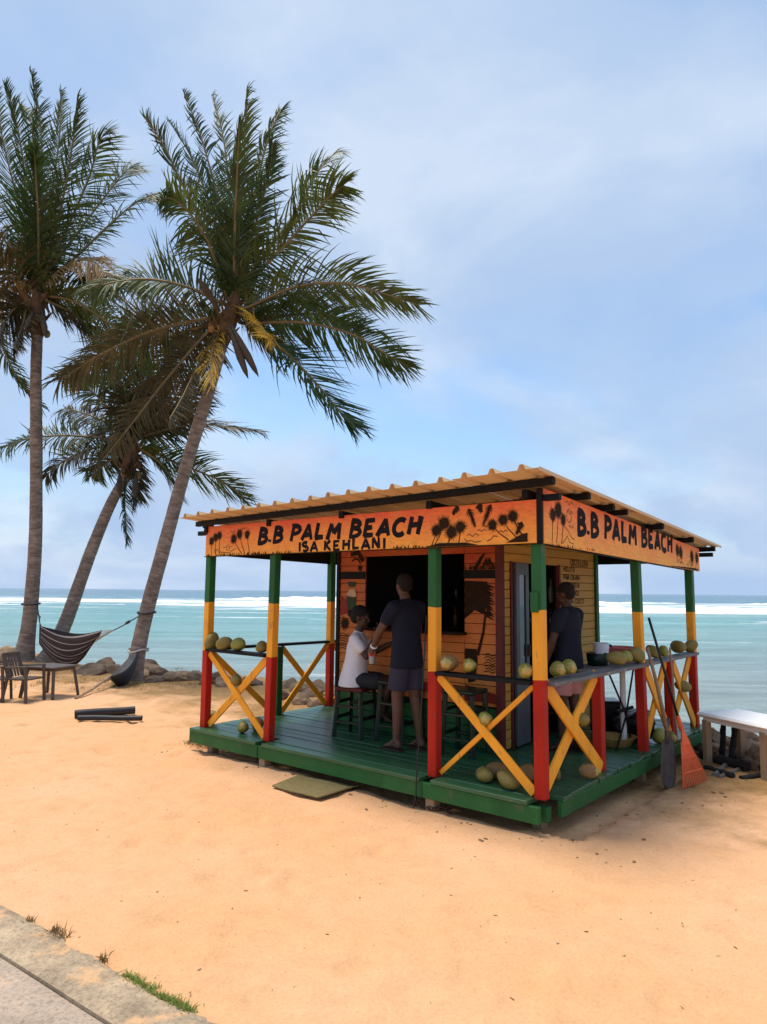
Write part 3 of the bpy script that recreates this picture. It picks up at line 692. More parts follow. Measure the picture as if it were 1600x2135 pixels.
GLY = {   # brush letters: strokes in a 0.62 x 1 box
 'B': [[(0.1, 1), (0.08, 0)], [(0.02, 0.97)]+arc(0.14, 0.75, 0.34, 0.22, 90, -90)+[(0.1, 0.52)], [(0.1, 0.52)]+arc(0.16, 0.27, 0.40, 0.26, 90, -90)+[(0.0, 0.02)]],
 'P': [[(0.12, 1), (0.08, -0.03)], [(0.0, 0.95)]+arc(0.18, 0.70, 0.36, 0.26, 90, -90)+[(0.1, 0.45)]],
 'A': [[(0.0, 0), (0.30, 1)], [(0.28, 1), (0.58, 0)], [(0.12, 0.33), (0.48, 0.33)]],
 'L': [[(0.12, 1), (0.1, 0.05)], [(0.04, 0.07), (0.52, 0.09)]],
 'M': [[(0.04, 0), (0.14, 1)], [(0.12, 0.98), (0.36, 0.38)], [(0.34, 0.38), (0.62, 0.98)], [(0.60, 1), (0.68, 0)]],
 'E': [[(0.1, 1), (0.08, 0)], [(0.04, 0.93), (0.50, 0.95)], [(0.08, 0.50), (0.42, 0.52)], [(0.04, 0.06), (0.52, 0.07)]],
 'C': [arc(0.34, 0.5, 0.30, 0.45, 48, 315, 12)],
 'H': [[(0.1, 1), (0.07, 0)], [(0.52, 1), (0.50, -0.03)], [(0.02, 0.50), (0.60, 0.56)]],
 'I': [[(0.16, 1), (0.16, 0)]], 'S': [arc(0.28, 0.74, 0.22, 0.21, 40, 270, 8)+arc(0.28, 0.29, 0.23, 0.24, 90, -145, 8)],
 'K': [[(0.1, 1), (0.08, 0)], [(0.50, 0.98), (0.12, 0.48)], [(0.16, 0.52), (0.54, 0.0)]],
 'N': [[(0.08, 0), (0.08, 1)], [(0.08, 1), (0.50, 0)], [(0.50, 0), (0.50, 1)]],
 'O': [arc(0.30, 0.5, 0.25, 0.46, 0, 360, 14)], 'T': [[(0.28, 1), (0.28, 0)], [(0.0, 0.94), (0.56, 0.94)]],
 'R': [[(0.1, 1), (0.08, 0)], [(0.04, 0.95)]+arc(0.18, 0.72, 0.32, 0.23, 90, -90)+[(0.1, 0.49)], [(0.22, 0.48), (0.52, 0)]],
 'J': [[(0.42, 1), (0.42, 0.25)]+arc(0.24, 0.24, 0.18, 0.2, 0, -170, 5)], 'D': [[(0.1, 1), (0.1, 0)], [(0.06, 0.96)]+arc(0.14, 0.5, 0.38, 0.46, 90, -90)+[(0.06, 0.04)]],
 'F': [[(0.1, 1), (0.08, 0)], [(0.04, 0.94), (0.50, 0.95)], [(0.08, 0.5), (0.42, 0.52)]], 'Z': [[(0.04, 0.94), (0.50, 0.94)], [(0.50, 0.94), (0.05, 0.05)], [(0.05, 0.06), (0.52, 0.06)]],
 'G': [arc(0.32, 0.5, 0.28, 0.45, 48, 350, 12), [(0.36, 0.46), (0.60, 0.46)]], 'U': [[(0.08, 1), (0.08, 0.3)]+arc(0.28, 0.28, 0.2, 0.24, 180, 360, 6)+[(0.48, 1)]],
 'V': [[(0.02, 1), (0.28, 0)], [(0.28, 0), (0.54, 1)]], 'Ñ': [[(0.08, 0), (0.08, 0.85)], [(0.08, 0.85), (0.50, 0)], [(0.50, 0), (0.50, 0.85)], [(0.1, 1.0), (0.25, 1.06), (0.35, 0.98), (0.5, 1.05)]],
 '.': [[(0.06, 0.0), (0.06, 0.17)]]}
ADV = {'I': 0.34, '.': 0.26, 'M': 0.86, ' ': 0.36}
def letters(fn, mat, par, text, u0, u1, base, height, wt, slant=0.0, jit=0.0):
    tot = sum(ADV.get(c, 0.72) for c in text)-0.1; k = (u1-u0)/tot; u = u0; q = random.Random(len(text))
    for c in text:
        dv = q.uniform(-jit, jit); P = Paint(fn)
        for st in GLY.get(c, []):
            P.stroke([(u+p[0]*k*0.98+slant*p[1]*height, base(u)+dv+p[1]*height) for p in st], wt*q.uniform(0.88, 1.18), wt*q.uniform(0.72, 1.0))
        if P.k: P.build('letter', mat, par)
        u += ADV.get(c, 0.72)*k

# --- front signboard
FS0, FS1, FY = -4.215, 0.028, -0.075
fs = MB().box(((FS0+FS1)/2, FY+0.009, 2.36), (FS1-FS0, 0.018, 0.345), ch=0.003).build('signboard', 'sign_paint_front', K)
fs['label'] = 'front signboard lettered B.B PALM BEACH ISA KEHLANI over a painted sunset'
ff = lambda u, v, o: (u, FY-o, v)
letters(ff, 'lettering_black', fs, 'B.B PALM BEACH', -3.29, -1.10, lambda u: 2.310, 0.157, 0.052, 0.22, 0.010)
letters(ff, 'lettering_black', fs, 'ISA KEHLANI', -2.66, -1.50, lambda u: 2.196, 0.098, 0.032, 0.0, 0.005)
P = Paint(ff)
for i, (b, t_, r) in enumerate((((-4.10, 2.20), (-4.10, 2.36), 0.052), ((-4.02, 2.20), (-4.03, 2.40), 0.055), ((-3.95, 2.2), (-3.96, 2.42), 0.05), ((-3.55, 2.20), (-3.70, 2.37), 0.06), ((-3.50, 2.20), (-3.60, 2.42), 0.06), ((-3.42, 2.2), (-3.47, 2.41), 0.052))): (lambda Q: (Q.palm(b, t_, r, i), Q.build('painted_palm', 'mural_brown', fs)))(Paint(ff))
for i, (b, t_, r) in enumerate((((-0.98, 2.20), (-0.93, 2.33), 0.062), ((-0.95, 2.20), (-0.85, 2.39), 0.070), ((-0.82, 2.20), (-0.77, 2.31), 0.068), ((-0.70, 2.20), (-0.68, 2.35), 0.062),
      ((-0.22, 2.22), (-0.37, 2.35), 0.052), ((-0.15, 2.24), (-0.27, 2.385), 0.054), ((-0.10, 2.26), (-0.18, 2.41), 0.056))): (lambda Q: (Q.palm(b, t_, r, 20+i), Q.build('painted_palm', 'mural_brown', fs)))(Paint(ff))
for (c, d) in (((-0.60, 2.50), (-0.53, 2.34)), ((-0.38, 2.52), (-0.46, 2.35)), ((-0.70, 2.525), (-0.76, 2.46)), ((-0.50, 2.53), (-0.47, 2.46)), ((-0.10, 2.36), (-0.15, 2.26))):
    Q = Paint(ff); Q.feather(c, d, 0.045, int(abs(c[0])*1000)); Q.build('painted_frond', 'mural_brown', fs)
P.grass(FS0+0.02, -2.75, 2.189, 0.035, 60, 3); P.grass(-1.4, -0.6, 2.189, 0.03, 36, 5)
P.poly([(-0.24, 2.20), (-0.05, 2.20), (-0.05, 2.27), (-0.10, 2.265)]); P.poly([(-1.05, 2.19), (-0.5, 2.19), (-0.62, 2.215), (-0.9, 2.22)])
stuff(P.build('painted_grass', 'mural_brown', fs))
P = Paint(ff); P.ring((-3.80, 2.275), 0.032, 0.006); P.stroke([(-3.88, 2.28), (-3.72, 2.285)], 0.005)
P.stroke([(-4.05, 2.27), (-4.03, 2.22), (-3.99, 2.27), (-3.96, 2.23), (-3.86, 2.225), (-3.78, 2.215), (-3.70, 2.25), (-3.66, 2.26)], 0.007)
for (c, w_) in (((-0.56, 2.262), 0.06), ((-0.47, 2.30), 0.045), ((-0.43, 2.335), 0.04), ((-0.27, 2.285), 0.04), ((-3.72, 2.44), 0.05), ((-3.52, 2.47), 0.04)): P.bird(c, w_)
P.stroke([(-0.64, 2.25), (-0.62, 2.225), (-0.57, 2.23), (-0.54, 2.215), (-0.48, 2.22)], 0.007); P.stroke([(-0.42, 2.22), (-0.38, 2.235), (-0.36, 2.26), (-0.32, 2.255)], 0.007)
stuff(P.build('painted_lines', 'mural_line', fs))
MB().box(((FS0+FS1)/2, FY+0.010, 2.183), (FS1-FS0+0.04, 0.028, 0.008), ch=0.002).build('trim_strip', 'mural_brown', fs)
MB().box((0.052, -0.066, 2.40), (0.044, 0.030, 0.44), ch=0.004).build('corner_strip', 'paint_black', K)
# --- side signboard, sloping down to the back with the roof
mb = MB(); y0, y1 = -0.050, 4.06; SX = 0.062
v = [(SX, y0, low_z(y0)), (SX, y1, low_z(y1)), (SX, y1, roof_z(y1)-0.062), (SX, y0, roof_z(y0)-0.062)]; v += [(SX+0.018, b, c) for (a, b, c) in v]
mb.add(v, [(3, 2, 1, 0), (4, 5, 6, 7), (0, 1, 5, 4), (1, 2, 6, 5), (2, 3, 7, 6), (3, 0, 4, 7)])
ss = mb.build('signboard', 'sign_paint_side', K); ss['label'] = 'side signboard lettered B.B PALM BEACH under the sloping eave'
gf = lambda u, v, o: (SX+0.018+o, u, v)
letters(gf, 'lettering_black', ss, 'B.B PALM BEACH', 0.56, 3.05, lambda u: 2.312-0.021*(u-0.56), 0.195, 0.064, 0.05, 0.010)
P = Paint(gf)
for i, (b, t_, r) in enumerate((((0.08, 2.2), (0.10, 2.42), 0.06), ((0.16, 2.2), (0.20, 2.47), 0.075), ((0.25, 2.2), (0.29, 2.40), 0.055), ((3.2, 2.17), (3.22, 2.30), 0.07), ((3.36, 2.15), (3.34, 2.28), 0.075), ((3.74, 2.12), (3.76, 2.25), 0.08), ((3.90, 2.12), (3.95, 2.24), 0.07))): (lambda Q: (Q.palm(b, t_, r, 40+i), Q.build('painted_palm', 'mural_brown', ss)))(Paint(gf))
P.grass(0.0, 0.9, low_z(0.5), 0.03, 30, 8); P.grass(2.9, 4.0, low_z(3.4), 0.03, 30, 9); P.poly([(2.9, low_z(2.9)+0.002), (4.0, low_z(4.0)+0.002), (3.9, low_z(3.9)+0.03), (3.3, low_z(3.3)+0.015)])
stuff(P.build('painted_grass', 'mural_brown', ss))
P = Paint(gf); P.ring((0.40, 2.44), 0.045, 0.006, 1.25); P.bird((0.41, 2.53), 0.08); P.bird((0.42, 2.455), 0.06); P.bird((0.44, 2.34), 0.05)
P.stroke([(0.25, 2.2), (0.30, 2.22), (0.36, 2.27), (0.40, 2.22), (0.48, 2.21)], 0.007); P.stroke([(0.32, 2.34), (0.40, 2.30), (0.44, 2.26), (0.5, 2.25)], 0.007)
P.stroke([(3.2, 2.16), (3.28, 2.2), (3.3, 2.15), (3.36, 2.18), (3.42, 2.14)], 0.008); P.stroke([(3.55, 2.17), (3.6, 2.13), (3.66, 2.2), (3.7, 2.14), (3.8, 2.16)], 0.008)
stuff(P.build('painted_lines', 'mural_line', ss))

# --- the hut: clapboard walls round a dark bar room
HX0, HX1, HY0, HY1 = -3.20, -1.00, 1.14, 3.42
WX0, WX1, WZ0, WZ1 = -2.79, -1.43, DECK+1.13, DECK+2.0
room = MB()
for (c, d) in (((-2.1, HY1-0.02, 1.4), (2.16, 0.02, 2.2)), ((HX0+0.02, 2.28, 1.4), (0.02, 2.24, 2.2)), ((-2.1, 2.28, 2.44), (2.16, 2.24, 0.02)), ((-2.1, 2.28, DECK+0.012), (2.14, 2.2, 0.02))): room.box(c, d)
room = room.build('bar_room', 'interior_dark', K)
def wall_boards(par, fixed, axis, spans, z0, z1, bh, mat, sgn):
    z = z0
    while z < z1-0.01:
        h = min(bh, z1-z)
        for (a, b, za, zb) in spans:
            if z+h*0.5 < za or z+h*0.5 > zb: continue
            c = ((a+b)/2, fixed, z+h/2) if axis == 'x' else (fixed, (a+b)/2, z+h/2)
            d = (b-a, 0.018, h-0.005) if axis == 'x' else (0.018, b-a, h-0.005)
            tilt = Matrix.Translation(c) @ (Matrix.Rotation(sgn*0.05, 4, 'X') if axis == 'x' else Matrix.Rotation(sgn*0.05, 4, 'Y'))
            MB().box((0, 0, 0), d, tilt, ch=0.003).build('board', mat, par)
        z += bh
fw_ = MB()
for (a, b, z0, z1) in ((HX0, WX0, DECK, 2.42), (WX1, HX1, DECK, 2.42), (WX0, WX1, DECK, WZ0), (WX0, WX1, WZ1, 2.42)): fw_.box(((a+b)/2, HY0+0.022, (z0+z1)/2), (b-a, 0.014, z1-z0))
fw_ = fw_.build('front_wall', 'mural_brown', K)
wall_boards(fw_, HY0, 'x', ((HX0, WX0-0.002, 0, 9), (WX1+0.002, HX1-0.04, 0, 9), (WX0+0.002, WX1-0.002, 0, WZ0), (WX0+0.002, WX1-0.002, WZ1, 9)), DECK+0.42, 2.42, 0.102, 'mural_paint', -1)
wall_boards(fw_, HY0, 'x', ((HX0, HX1-0.04, 0, 9),), DECK+0.01, DECK+0.415, 0.10, 'paint_green', -1)
rw = MB(); DY0, DY1 = 1.30, 2.40
for (a, b, z0, z1) in ((HY0, DY0, DECK, 2.42), (DY1, HY1, DECK, 2.42), (DY0, DY1, DECK+1.86, 2.42)): rw.box((HX1-0.022, (a+b)/2, (z0+z1)/2), (0.014, b-a, z1-z0))
rw = rw.build('side_wall', 'mural_brown', K)
wall_boards(rw, HX1, 'y', ((DY1+0.04, HY1-0.02, 0, 9), (DY0+0.002, DY1+0.038, DECK+1.90, 9), (HY0+0.05, DY0-0.002, 0, 9)), DECK+0.02, 2.45, 0.092, 'hut_yellow', 1)
MB().beam((HX0-0.01, HY0-0.005, DECK), (HX0-0.01, HY0-0.005, 2.42), 0.05, 0.05, upv=(0, 1, 0)).build('corner_post', 'paint_black', K)
MB().beam((HX1-0.01, HY0-0.005, DECK), (HX1-0.01, HY0-0.005, 2.42), 0.07, 0.07, upv=(0, 1, 0)).build('corner_post', 'dark_red_paint', K)
MB().beam((HX1+0.0, HY1+0.02, DECK), (HX1+0.0, HY1+0.02, 2.40), 0.075, 0.075, upv=(0, 1, 0)).build('corner_post', 'paint_green', K)
bw = MB().box((-2.1, HY1+0.01, 1.32), (2.2, 0.03, 2.15)); bw.build('back_wall', 'hut_yellow', K)
MB().box((HX0-0.012, 2.28, 1.32), (0.03, 2.26, 2.15)).build('side_wall', 'hut_yellow', K)
# black strips standing in for a dark gap across the front, counter, door jambs and the grey door leaf standing open
for (a, b) in ((HX0+0.03, WX0), (WX1, HX1-0.045)): MB().box(((a+b)/2, HY0-0.018, DECK+1.735), (b-a, 0.02, 0.085), ch=0.003).build('gap_strip', 'paint_black', K)
MB().box(((WX0+WX1)/2, HY0-0.05, WZ0+0.0), (WX1-WX0+0.06, 0.20, 0.03), ch=0.004).build('counter', 'mural_brown', K)
for yy in (DY0+0.02, DY1+0.018): MB().box((HX1-0.005, yy, DECK+0.94), (0.06, 0.035, 1.86), ch=0.004).build('door_jamb', 'dark_red_paint', K)
dl = MB()
dm = Matrix.Translation((HX1+0.012, DY0+0.10, DECK)) @ Matrix.Rotation(R(6), 4, 'Z')
for (c, d) in (((0, 0.04, 0.94), (0.035, 0.08, 1.84)), ((0, 0.29, 0.94), (0.035, 0.08, 1.84)), ((0, 0.165, 1.80), (0.035, 0.17, 0.12)), ((0, 0.165, 0.42), (0.035, 0.17, 0.80))): dl.box(c, d, dm, ch=0.003)
dl = dl.build('door', 'door_grey', K)
MB().box((0, 0.165, 1.28), (0.01, 0.18, 0.94), dm).build('door_pane', 'glass_dark', dl)
MB().box((0.03, 0.30, 0.95), (0.025, 0.02, 0.12), dm, ch=0.004).build('door_handle', 'shovel_steel', dl)
# mural on the front boards
hf = lambda u, v, o: (u, HY0-0.0155-o, v)
P = Paint(hf); zz = DECK
P.stroke([(-1.17, zz+1.36), (-1.20, zz+1.15), (-1.27, zz+0.92)], 0.022, 0.035)
for i in range(12): P.poly([(-1.16, zz+1.64-0.027*i), (-1.16, zz+1.60-0.027*i), (-1.06-0.03*((i*7) % 5)/5, zz+1.60-0.030*i)])
P.poly([(-1.42, zz+1.67), (-1.15, zz+1.66), (-1.14, zz+1.45), (-1.19, zz+1.33), (-1.30, zz+1.37), (-1.42, zz+1.28)])
P.poly([(-1.42, zz+0.98), (-1.28, zz+0.98), (-1.27, zz+0.86), (-1.30, zz+0.66), (-1.38, zz+0.64), (-1.42, zz+0.80)])
for i in range(7): P.stroke([(-1.18+0.01*i, zz+1.86+0.02*(i % 3)), (-1.22+0.03*i, zz+1.78)], 0.02, 0.006)
P.stroke([(-1.30, zz+1.78), (-1.22, zz+1.90), (-1.18, zz+1.95)], 0.05, 0.015); P.grass(-1.42, -1.06, zz+1.785, 0.07, 20, 4)
P.star((-3.10, zz+1.17), 0.07, 14, 5); P.stroke([(-3.02, zz+1.98), (-2.90, zz+2.0), (-2.82, zz+1.90)], 0.05, 0.05)
P.stroke([(-3.0, zz+1.90), (-2.95, zz+1.93), (-2.90, zz+1.92), (-2.86, zz+1.87)], 0.018); P.star((-2.87, zz+1.82), 0.035, 10, 2)
stuff(P.build('mural_palms', 'mural_brown', fw_))
P = Paint(hf)
for i in range(7):
    v0 = zz+0.93-0.028*i; P.stroke([(-1.20+0.012*(i % 3), v0), (-1.14, v0+0.014), (-1.10, v0-0.008), (-1.06, v0+0.01)], 0.009)
    P.stroke([(-3.17, v0+0.12), (-3.12, v0+0.132), (-3.08, v0+0.115), (-3.04, v0+0.125)], 0.008)
stuff(P.build('mural_waves', 'mural_brown', fw_))
P = Paint(hf); P.poly([(-1.42, zz+0.62), (-1.05, zz+0.55), (-1.05, zz+0.46), (-1.42, zz+0.46)]); P.build('mural_patch', 'mural_red', fw_); P = Paint(hf); P.poly([(-2.95, zz+0.60), (-1.5, zz+0.60), (-1.5, zz+0.50), (-2.95, zz+0.50)]); P.build('mural_patch', 'mural_red', fw_); P = Paint(hf)
P.poly([(-3.17, zz+1.50), (-3.08, zz+1.45), (-3.04, zz+1.30), (-3.17, zz+1.26)]); P.build('mural_patch', 'mural_red', fw_)
P = Paint(hf); P.poly([(-3.07, zz+1.66), (-2.93, zz+1.66), (-2.95, zz+1.60), (-3.04, zz+1.60)]); P.build('mural_patch', 'mural_green', fw_); P = Paint(hf); P.poly([(-3.08, zz+1.50), (-2.92, zz+1.48), (-2.94, zz+1.36), (-3.0, zz+1.31), (-3.06, zz+1.36)]); P.build('mural_coconut', 'mural_green', fw_)
P = Paint(hf); P.poly([(-3.08, zz+1.51), (-3.03, zz+1.57), (-2.95, zz+1.58), (-2.92, zz+1.50), (-2.97, zz+1.47), (-3.04, zz+1.48)]); P.build('mural_cream', 'mural_cream', fw_)
# price list lettered on the side wall
rf = lambda u, v, o: (HX1+0.0125+o, u, v)
P = Paint(rf)
for (s_, u0, u1, v0, h) in (('COCTELERIA', 2.72, 3.22, 1.885, 0.062), ('MOJITO', 2.54, 2.84, 1.80, 0.056), ('PIÑA COLADA', 2.54, 2.98, 1.708, 0.056), ('COCO FREZA', 2.54, 2.96, 1.616, 0.056), ('COCO LOCO', 2.54, 2.94, 1.524, 0.056), ('RON COCO', 2.6, 3.08, 1.432, 0.052), ('CERVEZA', 2.55, 2.90, 1.34, 0.052)):
    letters(rf, 'mural_brown', rw, s_, u0, u1, lambda u, b=v0: DECK+b, h, 0.010, 0, 0.002)
P.stroke([(2.74, DECK+1.875), (3.22, DECK+1.872)], 0.006); P.build('underline', 'mural_brown', rw)
# shelf in the bar room
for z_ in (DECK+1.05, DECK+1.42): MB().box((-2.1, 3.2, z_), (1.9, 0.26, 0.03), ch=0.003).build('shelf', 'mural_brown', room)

# bottles on the shelves are loose things
ORD = 'first second third fourth fifth sixth seventh eighth ninth tenth eleventh twelfth thirteenth fourteenth'.split()
bq = random.Random(5); bproto = {}
def bottle_mesh(mat):
    if mat not in bproto:
        o = MB().lathe([(0.030, 0), (0.034, 0.01), (0.034, 0.16), (0.028, 0.19), (0.013, 0.215), (0.012, 0.28), (0.015, 0.282), (0.015, 0.295)], 12).build('bottle', mat, smooth=True)
        bproto[mat] = o; return o
    o = bproto[mat].copy(); C.objects.link(o); return o
bl_words = {'bottle_dark': 'dark green', 'bottle_clear': 'clear', 'bottle_amber': 'amber'}
for sh, z_ in enumerate((DECK+1.065, DECK+1.435)):
    for i in range(11):
        mt_ = bq.choice(list(bl_words)); o = bottle_mesh(mt_); p = k2w(-2.9+0.16*i+bq.uniform(-0.02, 0.02), 3.18+bq.uniform(-0.04, 0.04), z_); o.location = p
        tag(o, f'{bl_words[mt_]} bottle, {ORD[i]} from the left on the {"lower" if sh == 0 else "upper"} shelf in the bar room', 'bottle', 'bottles on the bar shelves')

# ================================================================== PALMS
def trunk_mesh(pts, r0, r1, flare, par, wob=0.0):
    n_ = 130; cl = catmull(pts, n_); mb = MB(); v = []; uv = []; ns = 18; prev = None; acc = 0; f = []
    for i, p in enumerate(cl):
        t = (cl[min(i+1, n_)]-cl[max(i-1, 0)]).normalized()
        u = Vector((1, 0, 0)) if prev is None else prev
        u = (u-t*u.dot(t)).normalized(); prev = u; w_ = t.cross(u)
        if i: acc += (p-cl[i-1]).length
        k = i/n_; r = r0+(r1-r0)*k**0.8+flare*math.exp(-acc/0.32)
        saw = (acc*7.5+0.5*noise.noise(Vector((acc*3, 1, 0)))) % 1.0
        r *= 1+0.05*(saw-0.5)*(0.6+0.8*noise.noise(Vector((acc*2.1, 7, 0))))
        for j in range(ns):
            a = 2*math.pi*j/ns; rr = r*(1+0.06*noise.noise(Vector((math.cos(a)*1.5, math.sin(a)*1.5, acc*1.3)))+0.03*noise.noise(Vector((math.cos(a)*4, math.sin(a)*4, acc*5))))
            v.append(p+(u*math.cos(a)+w_*math.sin(a))*rr); uv.append((j/ns if j <= ns/2 else 1-j/ns, acc))
    for i in range(n_):
        for j in range(ns): f.append((i*ns+j, i*ns+(j+1) % ns, (i+1)*ns+(j+1) % ns, (i+1)*ns+j))
    mb.add(v, f); mb.uv = uv; return mb.build('trunk', 'palm_trunk', par, smooth=True)
WIND = Vector((0.44, 0.06, 0.10))
def frond(par, org, pts, L_leaf, mat, seed, n_=122, droop=0.60, up=None, r0=0.045, bare=0.14, wdt=0.041, wind=1.0, curl=0.0, sweep=0.66, tw=None, tip=0.5, name='frond'):
    """rachis through world points; leaflets on both sides, hanging and blown by the wind"""
    q = random.Random(seed); cl = catmull(pts, 40); ln = len(cl)
    mb = MB(); mb.tube([c-org for c in cl[::2]], [r0*(1-0.86*(i/20))+0.003 for i in range(21)], 6, mi=1)
    twist0 = (q.uniform(0.55, 1.15)*q.choice((-1, 1)) if tw is None else q.uniform(-tw, tw)); gust = q.uniform(0.6, 1.5)
    for sd_ in (-1, 1):
        gap = 0; thin = q.uniform(0.85, 1.1)
        for i in range(n_):
            s_ = bare+(1-bare)*(i+0.5*(sd_ > 0))/n_; s_ = min(0.999, s_)
            if gap > 0: gap -= 1; continue
            if q.random() < 0.02: gap = q.randint(1, 4)
            x = s_*(ln-1); j = min(int(x), ln-2); p = cl[j].lerp(cl[j+1], x-j); t = (cl[min(j+1, ln-1)]-cl[max(j-1, 0)]).normalized()
            upv = Vector((0, 0, 1)) if up is None else Vector(up)
            side = t.cross(upv)
            if side.length < 0.45: side = t.cross(Vector((0.25, -1, 0.1)))
            side.normalize(); nrm = side.cross(t).normalized()
            a = twist0+curl*s_; side, nrm = side*math.cos(a)+nrm*math.sin(a), nrm*math.cos(a)-side*math.sin(a)
            env = (0.35+0.65*min(1, (s_-bare)/0.20))*(1-tip*max(0, (s_-0.45)/0.55)**1.3)
            clump = 0.85+0.3*noise.noise(Vector((s_*9, seed*0.37, sd_)))
            l = L_leaf*env*q.uniform(0.7, 1.15)*thin*clump; bent = q.random() < 0.16
            ruf = Vector((noise.noise(Vector((s_*8, seed*0.71, sd_*3))), noise.noise(Vector((s_*8, seed*0.71, sd_*3+7))), noise.noise(Vector((s_*8, seed*0.71, sd_*3+13)))))
            fwd = (0.42+0.95*s_**1.6)*sweep
            d = (side*sd_*(1.0-0.55*s_)+t*fwd+nrm*0.22*(1-s_)+ruf*0.42+Vector((q.gauss(0, 0.09), q.gauss(0, 0.09), q.gauss(0, 0.09)))).normalized()
            wn = WIND*wind*gust*q.uniform(0.6, 1.3); g = Vector((0, 0, -1))*droop*q.uniform(0.75, 1.25)
            k = 4; prev = p; pl = [p]; dd = d.copy()
            for a_ in range(k):
                dd = (dd+(g+wn)*(0.36 if a_ else 0.16)+(Vector((0.1, 0, -1.2)) if bent and a_ == 2 else Vector())).normalized(); prev = prev+dd*(l/k); pl.append(prev)
            wv = dd.cross(Vector((q.uniform(-1, 1), q.uniform(-1, 1), q.uniform(-0.3, 0.3)))*0.6+nrm*1.4)
            wv = wv.normalized() if wv.length > 0.1 else side
            ws = wdt*(0.5+0.5*env)*q.uniform(0.75, 1.15)
            prof = (0.55, 1.0, 0.9, 0.6, 0.06)
            vs_ = []
            for a_, pp in enumerate(pl):
                vs_.append(pp-org-wv*ws*prof[a_]*0.5); vs_.append(pp-org+wv*ws*prof[a_]*0.5)
            mb.add(vs_, [(2*a_, 2*a_+1, 2*a_+3, 2*a_+2) for a_ in range(k)])
    return mb.build(name, [mat, 'rachis'], par)
def palm(label, Y, trunk_px, r0, r1, flare, fronds, crown_px, scale, seed, nuts=6, extra=None, ydepth=0.0):
    base = on_z(trunk_px[0][0], trunk_px[0][1], 0.0); Y0 = base.y
    root = thing('coconut_palm', label, 'palm tree', base, 0, 'coconut palms')
    pts = []
    for i, (x, y) in enumerate(trunk_px): pts.append(at_depth(x, y, Y0+ydepth*i/(len(trunk_px)-1))-base)
    pts[0].z = -0.15; trunk_mesh(pts, r0, r1, flare, root)
    Yc = Y0+ydepth; crown = at_depth(*crown_px, Yc)
    q = random.Random(seed)
    # fibrous crown shaft with leaf bases
    mb = MB(); top = pts[-1]; c = crown-base; ax = (c-top).normalized() if (c-top).length > 0.05 else Vector((0, 0, 1))
    mb.tube([top-ax*0.15, top+ax*0.15, (top+c)/2, c, c+ax*0.45], [r1*1.15, r1*1.5, r1*1.55, r1*1.2, r1*0.35], 14)
    for i in range(26):
        a = q.uniform(0, 6.28); d = Vector((math.cos(a), math.sin(a)*0.8, q.uniform(0.1, 1.0))).normalized(); s0 = top.lerp(c, q.random())+d*r1*0.8
        mb.tube([s0, s0+d*0.18, s0+d*0.34+Vector((0, 0, 0.08))], [0.05, 0.035, 0.012], 5)
    mb.build('crown_shaft', 'fibre', root)
    for i, fr in enumerate(fronds):
        px, dz, mat = fr[0], fr[1], fr[2]; kw = fr[3] if len(fr) > 3 else {}
        n_ = len(px)-1; px = list(px); px[-1] = (px[-1][0]*0.86+px[-2][0]*0.14, px[-1][1]*0.86+px[-2][1]*0.14)
        P_ = [at_depth(x, y, Yc+dz*(j/n_)**1.2) for j, (x, y) in enumerate(px)]
        P_ = [crown.lerp(P_[0], 0.3)]+P_
        kw = dict(kw); l = kw.pop('leaf', 1.0)*scale*1.02
        frond(root, base, P_, l, mat, seed*100+i, **kw)
        o = bpy.data.objects[-1] if False else None
    for i in range(nuts):
        a = q.uniform(0, 6.28); p = top+Vector((math.cos(a)*r1*2.0, math.sin(a)*r1*1.6, q.uniform(-0.12, 0.25)))
        MB().ell((0, 0, 0), (0.085, 0.085, 0.11), 10, 7, Matrix.Translation(p)).build('young_coconut', q.choice(['husk_brown', 'fibre', 'husk']), root, smooth=True)
    for (a, b) in (extra or ()):
        A = at_depth(*a, Yc-0.5)-base; B = at_depth(*b, Yc-0.9)-base
        MB().tube([A, A.lerp(B, 0.3), A.lerp(B, 0.6), A.lerp(B, 0.85), B], [0.02, 0.06, 0.08, 0.05, 0.004], 7).build('spathe', 'spathe', root, smooth=True)
    return root, base, pts
G, O_, BR, YL, ST = 'leaf_green', 'leaf_olive', 'leaf_brown', 'leaf_yellow', 'leaf_straw'
UPR = dict(droop=0.14, n_=112, sweep=1.0, tw=0.5, tip=0.72)
